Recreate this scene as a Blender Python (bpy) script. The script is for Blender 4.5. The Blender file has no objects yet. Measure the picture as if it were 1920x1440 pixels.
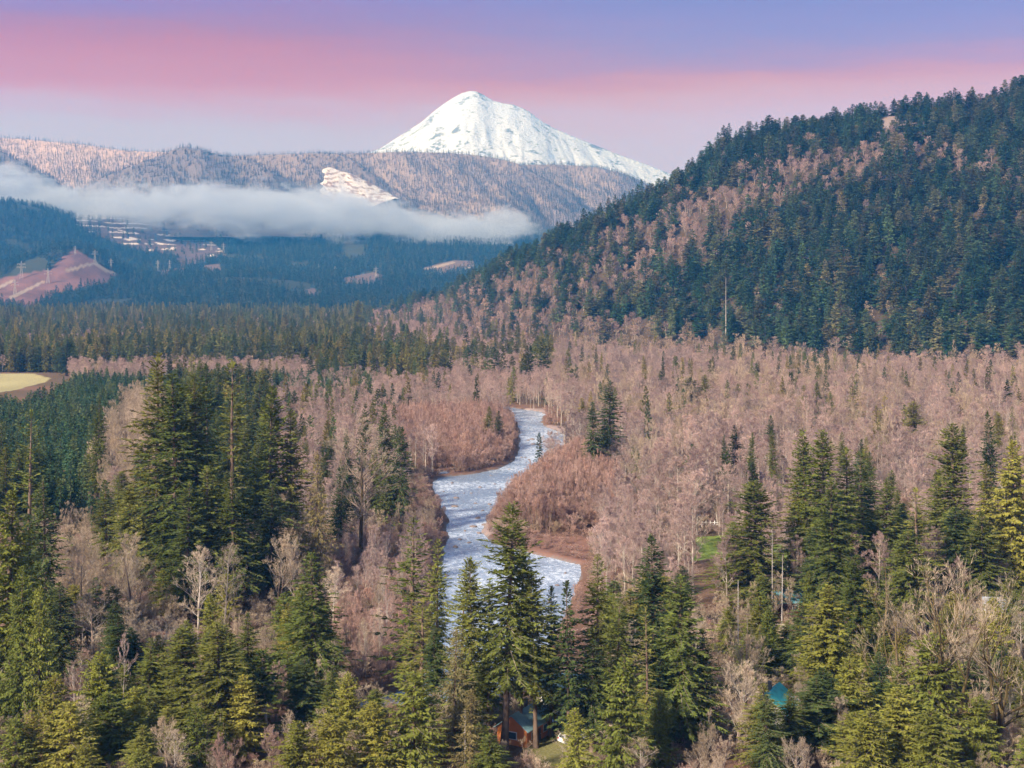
import bpy, math, random
import numpy as np
from mathutils import Vector

R = math.radians
rng = np.random.default_rng(7)
random.seed(7)
SC = bpy.context.scene
COL = SC.collection

# ------------------------------------------------------------------ camera
F = 2600.0          # focal length in pixels of the 1920 px wide photograph
HOR = 540.0         # row of the horizon
CH = 75.0           # height of the drone above the valley floor
cam_d = bpy.data.cameras.new('camera')
cam = bpy.data.objects.new('camera', cam_d)
COL.objects.link(cam)
cam.location = (0, 0, CH)
cam.rotation_euler = (R(90), 0, 0)
cam_d.sensor_width = 36
cam_d.lens = 36 * F / 1920
cam_d.shift_y = -180 / 1920
cam_d.clip_start = 1
cam_d.clip_end = 40000
SC.camera = cam

# ------------------------------------------------------------------ light and exposure
SUN_EL, SUN_AZ = 34.0, -138.0       # azimuth clockwise from the view direction: behind and to the left
SC.view_settings.view_transform = 'Standard'
SC.view_settings.look = 'None'
SC.view_settings.exposure = 0.92
SC.view_settings.gamma = 1.0
sd = bpy.data.lights.new('sun', 'SUN')
sd.energy = 4.1
sd.angle = R(5.0)
sd.color = (1.0, 0.97, 0.92)
sun = bpy.data.objects.new('sun', sd)
COL.objects.link(sun)
sdir = Vector((math.sin(R(SUN_AZ)) * math.cos(R(SUN_EL)), math.cos(R(SUN_AZ)) * math.cos(R(SUN_EL)), math.sin(R(SUN_EL))))
sun.rotation_euler = sdir.to_track_quat('Z', 'Y').to_euler()
sun.location = (0, -100, 300)

SC.cycles.use_denoising = True
SC.cycles.max_bounces = 6
SC.cycles.diffuse_bounces = 2
SC.cycles.glossy_bounces = 2
SC.cycles.transmission_bounces = 2
SC.cycles.volume_bounces = 3
SC.cycles.transparent_max_bounces = 4
SC.cycles.volume_step_rate = 1.0
SC.cycles.volume_max_steps = 256
SC.cycles.use_adaptive_sampling = True
SC.cycles.adaptive_threshold = 0.02
SC.cycles.sample_clamp_indirect = 4.0
SC.cycles.use_light_tree = False


def srgb(r, g, b, a=1.0):
    f = lambda c: (c / 255 / 12.92) if c / 255 <= 0.04045 else ((c / 255 + 0.055) / 1.055) ** 2.4
    return (f(r), f(g), f(b), a)


class NT:
    """small helper round a node tree"""
    def __init__(s, nt):
        s.nt = nt
    def n(s, t, ins=None, **kw):
        x = s.nt.nodes.new(t)
        for k, v in kw.items():
            setattr(x, k, v)
        for k, v in (ins or {}).items():
            s.put(x.inputs[k], v)
        return x
    def put(s, sock, v):
        if hasattr(v, 'is_output') or isinstance(v, bpy.types.NodeSocket):
            s.nt.links.new(v, sock)
        else:
            sock.default_value = v
    def math(s, op, a, b=0.0, c=None, clamp=False):
        x = s.n('ShaderNodeMath', operation=op, use_clamp=clamp)
        s.put(x.inputs[0], a); s.put(x.inputs[1], b)
        if c is not None: s.put(x.inputs[2], c)
        return x.outputs[0]
    def mix(s, f, a, b, blend='MIX'):
        x = s.n('ShaderNodeMix', data_type='RGBA', blend_type=blend)
        s.put(x.inputs[0], f); s.put(x.inputs[6], a); s.put(x.inputs[7], b)
        return x.outputs[2]
    def ramp(s, f, stops, interp='LINEAR'):
        x = s.n('ShaderNodeValToRGB')
        cr = x.color_ramp; cr.interpolation = interp
        while len(cr.elements) < len(stops): cr.elements.new(0.5)
        for e, (p, c) in zip(cr.elements, stops):
            e.position = p; e.color = c if len(c) == 4 else (*c, 1)
        s.put(x.inputs[0], f)
        return x.outputs[0]
    def smooth(s, v, lo, hi, a=0.0, b=1.0):
        x = s.n('ShaderNodeMapRange', interpolation_type='SMOOTHSTEP')
        s.put(x.inputs[0], v)
        for i, q in zip((1, 2, 3, 4), (lo, hi, a, b)): s.put(x.inputs[i], q)
        return x.outputs[0]
    def noise(s, vec, scale, detail=4.0, rough=0.55, dist=0.0):
        x = s.n('ShaderNodeTexNoise')
        if vec is not None: s.put(x.inputs['Vector'], vec)
        x.inputs['Scale'].default_value = scale; x.inputs['Detail'].default_value = detail
        x.inputs['Roughness'].default_value = rough; x.inputs['Distortion'].default_value = dist
        return x.outputs[0]
    def mapping(s, vec, scale=(1, 1, 1), loc=(0, 0, 0)):
        x = s.n('ShaderNodeMapping')
        s.put(x.inputs['Vector'], vec)
        x.inputs['Scale'].default_value = scale; x.inputs['Location'].default_value = loc
        return x.outputs[0]


# ------------------------------------------------------------------ sky
world = bpy.data.worlds.new('World')
SC.world = world
world.use_nodes = True
w = NT(world.node_tree)
w.nt.nodes.clear()
sky = w.n('ShaderNodeTexSky', sky_type='NISHITA', sun_disc=False)
sky.sun_elevation = R(SUN_EL)
sky.sun_rotation = R(SUN_AZ)
sky.altitude = 300
tc = w.n('ShaderNodeTexCoord').outputs['Generated']
sep = w.n('ShaderNodeSeparateXYZ', {0: tc})
wv = w.mapping(tc, (2.2, 2.2, 16))
n1 = w.math('SUBTRACT', w.noise(wv, 1.6, 5, 0.55), 0.5)
wv2 = w.mapping(tc, (4, 4, 42), (3, 1, 0))
n2 = w.math('SUBTRACT', w.noise(wv2, 2.2, 5, 0.6), 0.5)
el = w.math('ADD', sep.outputs[2], w.math('ADD', w.math('MULTIPLY', n1, 0.034), w.math('MULTIPLY', n2, 0.020)))
def px2e(y): return (HOR - y) / F / 0.40
eln = w.math('DIVIDE', el, 0.40, clamp=True)
def st(y, c, k):
    q = srgb(*c)
    return (max(0.0, min(1.0, px2e(y))), tuple(q[i] * k[i] * 0.75 for i in range(3)) + (1,))
left = w.ramp(eln, [st(540, (192, 198, 220), (.93, .92, 1.4)), st(320, (198, 203, 222), (.92, .9, 1.4)), st(250, (196, 200, 219), (.91, .88, 1.35)), st(218, (201, 192, 212), (.93, .74, 1.05)),
                    st(195, (206, 180, 196), (.94, .60, .68)), st(165, (208, 163, 181), (.90, .50, .38)), st(105, (202, 153, 174), (.85, .42, .32)), st(60, (185, 150, 182), (.77, .44, .55)),
                    st(5, (160, 150, 203), (.73, .50, .97)), st(-100, (132, 140, 200), (.75, .56, 1.0)), st(-400, (105, 130, 195), (.85, .8, 1.0))], 'B_SPLINE')
right = w.ramp(eln, [st(540, (196, 200, 222), (.93, .92, 1.4)), st(290, (202, 202, 221), (.93, .88, 1.4)), st(225, (206, 195, 212), (.94, .78, 1.1)), st(182, (213, 182, 188), (.91, .66, .62)),
                     st(158, (211, 171, 181), (.86, .55, .48)), st(138, (194, 168, 196), (.82, .53, .68)), st(100, (170, 165, 205), (.76, .54, .88)), st(55, (157, 160, 207), (.75, .56, .98)), st(0, (145, 155, 206), (.72, .54, .93)),
                     st(-100, (130, 145, 205), (.75, .6, 1.0)), st(-400, (105, 130, 195), (.85, .8, 1.0))], 'B_SPLINE')
fx = w.smooth(sep.outputs[0], -0.22, 0.14)
pal = w.mix(fx, left, right)
up = w.smooth(sep.outputs[2], 0.26, 0.50)
bg_sky = w.n('ShaderNodeBackground', {0: sky.outputs[0], 1: 0.09})
bg_pal = w.n('ShaderNodeBackground', {0: pal, 1: 0.78})
ms = w.n('ShaderNodeMixShader', {0: up, 1: bg_pal.outputs[0], 2: bg_sky.outputs[0]})
w.n('ShaderNodeOutputWorld', {0: ms.outputs[0]})

# ------------------------------------------------------------------ scene helpers
def gx(x, Y): return (x - 960.0) / F * Y
def gy(yg): return CH * F / (yg - HOR)          # ground distance of a point seen at row yg
def zrow(y, Y): return CH + (HOR - y) / F * Y   # height of a point seen at row y at distance Y

def interp(x, pts):
    p = np.asarray(pts, float)
    return np.interp(x, p[:, 0], p[:, 1])

def hash2(i, j, s):
    n = (i * 374761393 + j * 668265263 + s * 1442695041) & 0xFFFFFFFF
    n = ((n ^ (n >> 13)) * 1274126177) & 0xFFFFFFFF
    n = n ^ (n >> 16)
    return (n & 0xFFFFFF) / float(0xFFFFFF)

def vnoise(x, y, s=0):
    x = np.asarray(x, float); y = np.asarray(y, float)
    xi = np.floor(x).astype(np.int64); yi = np.floor(y).astype(np.int64)
    fx_ = x - xi; fy_ = y - yi
    u = fx_ * fx_ * (3 - 2 * fx_); v = fy_ * fy_ * (3 - 2 * fy_)
    a = hash2(xi, yi, s); b = hash2(xi + 1, yi, s); c = hash2(xi, yi + 1, s); d = hash2(xi + 1, yi + 1, s)
    return (a * (1 - u) + b * u) * (1 - v) + (c * (1 - u) + d * u) * v

def fbm(x, y, s=0, o=4):
    t = 0.0; a = 0.5; k = 1.0
    for i in range(o):
        t = t + a * (vnoise(x * k, y * k, s + i * 17) * 2 - 1); a *= 0.5; k *= 2.03
    return t

def inpoly(x, y, poly):
    x = np.asarray(x, float); y = np.asarray(y, float)
    r = np.zeros(x.shape, bool)
    n = len(poly)
    for i in range(n):
        x1, y1 = poly[i]; x2, y2 = poly[(i + 1) % n]
        if y1 == y2: continue
        c = ((y1 > y) != (y2 > y)) & (x < (x2 - x1) * (y - y1) / (y2 - y1) + x1)
        r ^= c
    return r

def sstep(v, a, b):
    t = np.clip((v - a) / (b - a), 0, 1)
    return t * t * (3 - 2 * t)

def new_mesh(name, V, Fs, mats, mi=None, smooth=False, cover=None):
    me = bpy.data.meshes.new(name)
    me.from_pydata(np.asarray(V).tolist(), [], Fs if isinstance(Fs, list) else Fs.tolist())
    for m in mats: me.materials.append(m)
    if mi is not None: me.polygons.foreach_set('material_index', np.asarray(mi, np.int32))
    if smooth: me.polygons.foreach_set('use_smooth', np.ones(len(me.polygons), bool))
    if cover is not None:
        at = me.color_attributes.new('cover', 'FLOAT_COLOR', 'POINT')
        c = np.ones((len(V), 4), np.float32); c[:, :3] = cover
        at.data.foreach_set('color', c.ravel())
    me.update()
    return me

def link(name, me, parent=None, loc=(0, 0, 0), rot=(0, 0, 0)):
    o = bpy.data.objects.new(name, me); COL.objects.link(o)
    o.location = loc; o.rotation_euler = rot
    if parent: o.parent = parent
    return o

def thing(name, label, cat, loc=(0, 0, 0), rz=0.0, group=None):
    o = bpy.data.objects.new(name, None); COL.objects.link(o)
    o.location = loc; o.rotation_euler = (0, 0, rz); o.empty_display_size = 0.5
    o['label'] = label; o['category'] = cat
    if group: o['group'] = group
    return o

def grid_faces(nr, nc):
    i = np.arange((nr - 1) * (nc - 1)); r = i // (nc - 1); c = i % (nc - 1)
    a = r * nc + c
    return np.stack([a, a + 1, a + nc + 1, a + nc], 1)

# ------------------------------------------------------------------ materials
def mat(name):
    m = bpy.data.materials.new(name); m.use_nodes = True
    t = NT(m.node_tree); t.nt.nodes.clear()
    return m, t

def out(t, shader): t.n('ShaderNodeOutputMaterial', {0: shader})

def foliage(name, c1, c2, c3, trans=0.22, nscale=0.5, vary=0.4):
    """needle foliage: colour differs from tree to tree and from spray to spray"""
    m, t = mat(name)
    oi = t.n('ShaderNodeObjectInfo').outputs['Random']
    tcn = t.n('ShaderNodeTexCoord').outputs['Object']
    geo = t.n('ShaderNodeNewGeometry').outputs['Random Per Island']
    base = t.ramp(oi, [(0.0, c1), (0.45, c2), (1.0, c3)])
    f = t.smooth(t.noise(tcn, nscale, 3), 0.32, 0.68)
    k = t.math('ADD', t.math('MULTIPLY', geo, 0.55), t.math('MULTIPLY', f, 0.55))
    r2 = t.math('FRACT', t.math('MULTIPLY', oi, 17.31))
    val = t.math('MULTIPLY', t.math('ADD', 0.60, t.math('MULTIPLY', k, 0.75)), t.math('ADD', 1 - vary / 2, t.math('MULTIPLY', r2, vary)))
    hsv = t.n('ShaderNodeHueSaturation', {'Hue': 0.5, 'Saturation': 1.0, 'Value': val, 'Color': base})
    d = t.n('ShaderNodeBsdfDiffuse', {0: hsv.outputs[0]})
    tr = t.n('ShaderNodeBsdfTranslucent', {0: hsv.outputs[0]})
    out(t, t.n('ShaderNodeMixShader', {0: trans, 1: d.outputs[0], 2: tr.outputs[0]}).outputs[0])
    return m

def bark(name, c1, c2, vary=0.35):
    m, t = mat(name)
    oi = t.n('ShaderNodeObjectInfo').outputs['Random']
    tcn = t.n('ShaderNodeTexCoord').outputs['Object']
    f = t.noise(t.mapping(tcn, (1, 1, 0.35)), 1.3, 4, 0.6)
    col = t.mix(t.smooth(f, 0.35, 0.65), c1, c2)
    hsv = t.n('ShaderNodeHueSaturation', {'Value': t.math('ADD', 1 - vary / 2, t.math('MULTIPLY', oi, vary)), 'Color': col})
    out(t, t.n('ShaderNodeBsdfDiffuse', {0: hsv.outputs[0]}).outputs[0])
    return m

def twig(name, c1, c2, c3):
    m, t = mat(name)
    oi = t.n('ShaderNodeObjectInfo').outputs['Random']
    geo = t.n('ShaderNodeNewGeometry').outputs['Random Per Island']
    base = t.ramp(oi, [(0.0, c1), (0.5, c2), (1.0, c3)])
    r2 = t.math('FRACT', t.math('MULTIPLY', oi, 17.31))
    hsv = t.n('ShaderNodeHueSaturation', {'Value': t.math('MULTIPLY', t.math('ADD', 0.7, t.math('MULTIPLY', geo, 0.6)), t.math('ADD', 0.72, t.math('MULTIPLY', r2, 0.5))), 'Color': base})
    d = t.n('ShaderNodeBsdfDiffuse', {0: hsv.outputs[0]})
    tr = t.n('ShaderNodeBsdfTranslucent', {0: hsv.outputs[0]})
    out(t, t.n('ShaderNodeMixShader', {0: 0.34, 1: d.outputs[0], 2: tr.outputs[0]}).outputs[0])
    return m

def plain(name, c, rough=0.6, metal=0.0, nz=0.15, scale=2.0, spec=0.4):
    m, t = mat(name)
    tcn = t.n('ShaderNodeTexCoord').outputs['Object']
    f = t.noise(tcn, scale, 4, 0.6)
    col = t.mix(f, tuple(x * (1 - nz) for x in c[:3]) + (1,), tuple(min(1, x * (1 + nz)) for x in c[:3]) + (1,))
    p = t.n('ShaderNodeBsdfPrincipled', {'Base Color': col, 'Roughness': rough, 'Metallic': metal, 'Specular IOR Level': spec})
    out(t, p.outputs[0])
    return m

M = {}
M['fir'] = foliage('fir_needles', (0.110, 0.135, 0.032, 1), (0.165, 0.178, 0.038, 1), (0.225, 0.210, 0.046, 1), trans=0.2)
M['firdark'] = foliage('dark_fir_needles', (0.056, 0.084, 0.032, 1), (0.082, 0.112, 0.036, 1), (0.115, 0.138, 0.042, 1), trans=0.2)
M['cedar'] = foliage('cedar_fronds', (0.17, 0.195, 0.042, 1), (0.24, 0.24, 0.046, 1), (0.31, 0.275, 0.055, 1), trans=0.3)
M['tan'] = foliage('dry_fronds', (0.19, 0.16, 0.07, 1), (0.24, 0.19, 0.075, 1), (0.2, 0.17, 0.08, 1))
M['forest'] = foliage('forest_needles', (0.075, 0.112, 0.040, 1), (0.150, 0.165, 0.050, 1), (0.28, 0.22, 0.07, 1), vary=0.9, trans=0.3)
M['hill'] = foliage('hillside_needles', (0.040, 0.098, 0.050, 1), (0.098, 0.150, 0.062, 1), (0.235, 0.20, 0.09, 1), vary=1.0, trans=0.3)
M['hilldark'] = foliage('dark_hillside_needles', (0.056, 0.110, 0.054, 1), (0.088, 0.142, 0.062, 1), (0.135, 0.16, 0.07, 1), vary=0.8)
M['blue'] = foliage('far_slope_needles', (0.020, 0.050, 0.036, 1), (0.036, 0.068, 0.045, 1), (0.09, 0.10, 0.06, 1), vary=0.9)
M['young'] = foliage('young_needles', (0.055, 0.112, 0.056, 1), (0.092, 0.150, 0.064, 1), (0.16, 0.185, 0.07, 1), vary=0.8)
M['trunk'] = bark('conifer_bark', (0.13, 0.085, 0.06, 1), (0.22, 0.155, 0.115, 1))
M['farbark'] = bark('dark_far_bark', (0.07, 0.055, 0.045, 1), (0.12, 0.09, 0.07, 1))  # darker bark colour keeps distant conifer trunks from speckling
M['limb'] = bark('conifer_limb', (0.20, 0.16, 0.11, 1), (0.34, 0.28, 0.19, 1))
M['pale_bark'] = bark('alder_bark', (0.34, 0.28, 0.23, 1), (0.52, 0.45, 0.38, 1))
M['moss_bark'] = bark('mossy_bark', (0.085, 0.058, 0.038, 1), (0.17, 0.125, 0.05, 1))
M['brown_bark'] = bark('brown_bark', (0.20, 0.14, 0.11, 1), (0.32, 0.24, 0.19, 1))
M['twig_pink'] = twig('pink_twigs', (0.60, 0.435, 0.375, 1), (0.54, 0.38, 0.33, 1), (0.38, 0.26, 0.235, 1))
M['twig_tan'] = twig('tan_twigs', (0.52, 0.40, 0.28, 1), (0.62, 0.49, 0.36, 1), (0.42, 0.31, 0.2, 1))
M['twig_grey'] = twig('grey_twigs', (0.34, 0.245, 0.225, 1), (0.42, 0.31, 0.28, 1), (0.25, 0.175, 0.165, 1))
M['twig_red'] = twig('willow_twigs', (0.54, 0.34, 0.27, 1), (0.58, 0.40, 0.33, 1), (0.44, 0.26, 0.205, 1))
M['snag'] = bark('dead_wood', (0.42, 0.36, 0.32, 1), (0.58, 0.52, 0.47, 1))
m, t = mat('frosted_needles')
oi = t.n('ShaderNodeObjectInfo').outputs['Random']
gi = t.n('ShaderNodeNewGeometry').outputs['Random Per Island']
fr = t.math('ADD', t.math('MULTIPLY', oi, 0.75), t.math('MULTIPLY', gi, 0.3), clamp=True)
cfr = t.ramp(fr, [(0.0, (0.035, 0.032, 0.038, 1)), (0.35, (0.08, 0.067, 0.07, 1)), (0.7, (0.19, 0.155, 0.16, 1)), (1.0, (0.36, 0.31, 0.315, 1))])
out(t, t.n('ShaderNodeBsdfDiffuse', {0: cfr}).outputs[0])
M['frost'] = m
m, t = mat('dark_frosted_needles')
oi = t.n('ShaderNodeObjectInfo').outputs['Random']
cfr = t.ramp(oi, [(0.0, (0.020, 0.020, 0.026, 1)), (0.5, (0.045, 0.04, 0.043, 1)), (0.85, (0.15, 0.13, 0.135, 1)), (1.0, (0.34, 0.30, 0.31, 1))])
out(t, t.n('ShaderNodeBsdfDiffuse', {0: cfr}).outputs[0])
M['frostdark'] = m

# ground: land cover colour per point, broken up by noise
def ground_mat(name, nz=0.5, scale=0.25, bump=0.0):
    m, t = mat(name)
    at = t.n('ShaderNodeVertexColor', layer_name='cover').outputs[0]
    tcn = t.n('ShaderNodeTexCoord').outputs['Object']
    f1 = t.noise(tcn, scale, 5, 0.62); f2 = t.noise(tcn, scale * 7, 4, 0.6)
    k = t.math('ADD', t.math('MULTIPLY', f1, 0.9), t.math('MULTIPLY', f2, 0.9))
    hsv = t.n('ShaderNodeHueSaturation', {'Value': t.math('ADD', 1 - nz * 0.9, t.math('MULTIPLY', k, nz)), 'Color': at})
    bp = t.n('ShaderNodeBump', {'Strength': 0.6, 'Distance': 0.4, 'Height': f2})
    d = t.n('ShaderNodeBsdfDiffuse', {0: hsv.outputs[0], 'Normal': bp.outputs[0]})
    out(t, d.outputs[0])
    return m
M['ground'] = ground_mat('valley_ground')
M['foothill'] = ground_mat('foothill_ground', 0.55, 0.02)
M['ridge'] = ground_mat('ridge_ground', 0.5, 0.012)

# snow mountain
m, t = mat('mountain_snow')
tcn = t.n('ShaderNodeTexCoord').outputs['Object']
geo = t.n('ShaderNodeNewGeometry')
nzv = t.n('ShaderNodeSeparateXYZ', {0: geo.outputs['Normal']}).outputs[2]
pos = t.n('ShaderNodeSeparateXYZ', {0: tcn}).outputs[2]
rk = t.noise(tcn, 0.008, 6, 0.62, 0.6)
rk2 = t.noise(t.mapping(tcn, (1, 1, 2.2)), 0.035, 5, 0.65)
v = t.math('ADD', t.math('MULTIPLY', rk, 0.62), t.math('MULTIPLY', rk2, 0.38))
v = t.math('SUBTRACT', v, t.math('MULTIPLY', nzv, 0.10))
rock = t.smooth(v, 0.458, 0.498)
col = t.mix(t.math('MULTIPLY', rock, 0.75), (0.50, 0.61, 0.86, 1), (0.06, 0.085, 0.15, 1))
bp = t.n('ShaderNodeBump', {'Strength': 0.65, 'Distance': 30.0, 'Height': rk2})
out(t, t.n('ShaderNodeBsdfDiffuse', {0: col, 'Normal': bp.outputs[0]}).outputs[0])
M['snow'] = m

# river
m, t = mat('river_water')
tcn = t.n('ShaderNodeTexCoord').outputs['Object']
big = t.noise(t.mapping(tcn, (0.8, 0.45, 1)), 1.0, 4, 0.6, 0.4)
fine = t.noise(t.mapping(tcn, (0.8, 0.55, 1)), 4.0, 4, 0.65, 0.3)
rap = t.noise(tcn, 0.035, 3, 0.5)
foam = t.smooth(t.math('ADD', t.math('ADD', t.math('MULTIPLY', big, 0.55), t.math('MULTIPLY', fine, 0.45)), t.math('MULTIPLY', rap, 0.35)), 0.64, 0.84)
body = t.mix(t.smooth(rap, 0.35, 0.65), (0.24, 0.32, 0.44, 1), (0.40, 0.48, 0.61, 1))
col = t.mix(foam, body, (0.70, 0.73, 0.79, 1))
bp = t.n('ShaderNodeBump', {'Strength': 0.6, 'Distance': 0.5, 'Height': t.math('ADD', big, t.math('MULTIPLY', fine, 0.5))})
p = t.n('ShaderNodeBsdfPrincipled', {'Base Color': col, 'Roughness': t.math('ADD', 0.12, t.math('MULTIPLY', foam, 0.5)), 'IOR': 1.33, 'Normal': bp.outputs[0]})
out(t, p.outputs[0])
M['water'] = m
M['rock'] = plain('boulder_rock', (0.20, 0.15, 0.135), 0.8, 0, 0.35, 1.5)

# ------------------------------------------------------------------ terrain functions
BANKS = [(760, 905, 930), (772, 930, 1012), (777, 952, 1026), (785, 962, 1018), (792, 968, 1017), (800, 970, 1022), (808, 972, 1048), (815, 972, 1062), (830, 972, 1064),
         (850, 969, 1052), (866, 957, 1034), (880, 930, 1016), (889, 880, 1004), (896, 820, 996), (905, 806, 984), (930, 812, 950), (950, 826, 930),
         (975, 836, 915), (1000, 836, 910), (1020, 832, 930), (1040, 826, 1010), (1060, 820, 1096), (1100, 816, 1086), (1150, 808, 1066),
         (1200, 798, 1046), (1250, 786, 1024), (1290, 760, 1000), (1310, 700, 940), (1325, 600, 820), (1335, 500, 600)]
bank = []
for yb, xl, xr in BANKS:
    Y = (CH + 0.7) * F / (yb - HOR)
    bank.append((Y, gx(xl, Y), gx(xr, Y)))
bank.sort()
bank = np.array(bank)
def river_depth(X, Y):
    """> 0 inside the channel: distance from the nearer bank in metres"""
    xl = np.interp(Y, bank[:, 0], bank[:, 1]); xr = np.interp(Y, bank[:, 0], bank[:, 2])
    wob = 1.2 * fbm(X / 9.0, Y / 9.0, 91, 3)
    d = np.minimum(X - xl, xr - X) + wob
    d = np.where((Y < bank[0, 0]) | (Y > bank[-1, 0]), -50.0, d)
    # small side channels
    for (xp, yp, rx, ry) in ((1119, 1003, 3.0, 6.0), (832, 884, 2.8, 7.0)):
        Yc = gy(yp); e = 1 - np.sqrt(((X - gx(xp, Yc)) / rx) ** 2 + ((Y - Yc) / ry) ** 2)
        d = np.maximum(d, e * 3.0)
    return d

RIDGE_SIL = [(600, 556), (740, 556), (790, 547), (840, 532), (880, 508), (920, 484), (960, 458), (1010, 442), (1040, 412), (1090, 400), (1130, 382), (1150, 366),
             (1190, 350), (1230, 334), (1260, 314), (1300, 292), (1325, 270), (1350, 250), (1380, 236), (1420, 219), (1450, 213), (1500, 207), (1560, 198),
             (1600, 188), (1650, 181), (1700, 173), (1760, 168), (1850, 164), (1880, 152), (1920, 130), (2100, 60), (2600, 20)]
RIDGE_Y = [(600, 3000), (720, 2800), (800, 2600), (900, 2250), (1000, 1950), (1100, 1820), (1300, 1850), (1600, 1800), (1920, 1750), (2600, 1700)]
BASE_Y = [(600, 2900), (720, 2680), (800, 2400), (900, 1950), (1000, 1620), (1100, 1470), (1300, 1360), (1500, 1270), (1700, 1200), (1920, 1130), (2600, 1000)]
def hill_z(X, Y):
    X = np.asarray(X, float); Y = np.asarray(Y, float)
    u = 960 + F * X / np.maximum(Y, 50.0)
    yr = interp(u, RIDGE_Y); yb = interp(u, BASE_Y)
    zr = np.maximum(0.0, CH + (HOR - interp(u, RIDGE_SIL)) / F * yr - 27.0) * sstep(u, 640, 800)
    s = (Y - yb) / (yr - yb)
    front = np.clip(s, 0, 1)
    prof = 0.75 * front + 0.25 * sstep(front, 0, 1)
    back = np.clip((Y - yr) / 700.0, 0, 1)
    z = zr * np.where(s <= 1, prof, 1 - back ** 1.3)
    gul = fbm(u / 70.0, Y / 260.0, 5, 4) * 26.0 * np.minimum(1, zr / 120.0) * np.sin(np.pi * np.clip(front, 0, 1)) * (s <= 1)
    return np.maximum(0, z + gul)

def ground_z(X, Y):
    X = np.asarray(X, float); Y = np.asarray(Y, float)
    d = river_depth(X, Y)
    z = hill_z(X, Y) + 0.35 * fbm(X / 14.0, Y / 14.0, 3, 3)
    z = z + 7.0 * sstep(Y, 1500, 3300)
    return np.where(d > -4, z * sstep(-d, 0, 4) + np.where(d > 0, -1.9 * sstep(d, -0.2, 2.2), 0.25 * sstep(-d, 0.5, 3)), z)

# polygons on the ground, written as (column, row) of the photograph and cast on to the valley floor
P_FIELD = [(-400, 700), (60, 700), (93, 709), (88, 716), (40, 728), (-10, 738), (-400, 742)]
P_PLANT = [(-300, 776), (60, 776), (95, 758), (118, 740), (240, 730), (226, 790), (190, 850), (172, 900), (168, 960), (215, 1015), (120, 1015), (60, 965), (-300, 965)]
P_PLANT2 = [(500, 742), (705, 742), (690, 766), (505, 764)]
P_LAWN = [[(1292, 1008), (1362, 1004), (1372, 1040), (1300, 1052)], [(1440, 1020), (1478, 1020), (1480, 1062), (1446, 1060)],
          [(985, 1372), (1105, 1368), (1110, 1440), (985, 1440)], [(1860, 1100), (2000, 1090), (2000, 1130), (1880, 1135)]]
P_BAR = [[(1012, 796), (1062, 800), (1060, 812), (1022, 810)], [(880, 938), (945, 920), (960, 980), (905, 1010)], [(985, 1004), (1110, 1006), (1100, 1058), (1000, 1040)],
         [(925, 766), (1030, 766), (1024, 776), (950, 779)]]
P_C = [(150, 760), (320, 760), (318, 960), (200, 985), (165, 900)]
P_HOUSES = [[(930, 1345), (1105, 1345), (1115, 1425), (930, 1425)], [(1405, 1340), (1485, 1340), (1485, 1400), (1405, 1400)], [(1410, 1130), (1490, 1130), (1490, 1160), (1410, 1160)],
            [(1405, 1198), (1485, 1198), (1485, 1220), (1405, 1220)], [(1860, 1140), (1930, 1140), (1930, 1180), (1860, 1180)], [(1890, 995), (1960, 995), (1960, 1030), (1890, 1030)]]

P_GAP = [(1286, 1045), (1352, 1045), (1347, 1185), (1296, 1185)]
def anyp(x, y, ps):
    r = np.zeros(np.shape(x), bool)
    for p_ in ps: r |= inpoly(x, y, p_)
    return r

# the valley floor and the wooded hill: one sheet
Y0 = -420.0
rows = np.concatenate([np.linspace(-300, 190, 12), np.arange(200, 900, 1.6), np.geomspace(902, 5200, 210)])
cols = np.linspace(-0.36, 0.36, 560)
YY, AA = np.meshgrid(rows, cols, indexing='ij')
XX = AA * (YY - Y0) * 1.12
ZZ = ground_z(XX, YY)
ZZ = np.where(YY > 4300, np.minimum(ZZ, 5.0), ZZ)
up_ = 960 + F * XX / np.maximum(YY, 60); vg = HOR + CH * F / np.maximum(YY, 60)
litter = np.array([0.15, 0.105, 0.072]); redbrush = np.array([0.24, 0.135, 0.10])
cov = np.tile(litter, (XX.size, 1)).reshape(XX.shape + (3,))
k = sstep(fbm(XX / 40, YY / 40, 12, 3), -0.2, 0.4)[..., None]
cov = cov * (1 - k * 0.7) + redbrush * k * 0.7
def paint(mask, c): cov[mask] = np.array(c)
paint(inpoly(up_, vg, P_PLANT), (0.08, 0.075, 0.04))
fld = inpoly(up_, vg, P_FIELD)
cov[fld] = np.array([0.42, 0.37, 0.20]) * (0.85 + 0.3 * vnoise(XX[fld] / 25, YY[fld] / 60, 4))[:, None]
for pl in P_LAWN: paint(inpoly(up_, vg, pl), (0.21, 0.27, 0.065))
cov[inpoly(up_, vg, P_LAWN[2])] = np.array([0.22, 0.20, 0.085])
rd = river_depth(XX, YY)
near_bank = (rd > -5) & (rd < 0.6)
cov[near_bank] = np.array([0.20, 0.115, 0.085])
barm = anyp(up_, vg, P_BAR)
cov[barm] = np.array([0.34, 0.25, 0.23])
cov[inpoly(up_, vg, P_BAR[2])] = np.array([0.24, 0.13, 0.10])
cov[rd > 0.6] = np.array([0.22, 0.2, 0.19])
hz = hill_z(XX, YY)
hm = hz > 6
cov[hm] = np.array([0.085, 0.062, 0.045])
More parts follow.
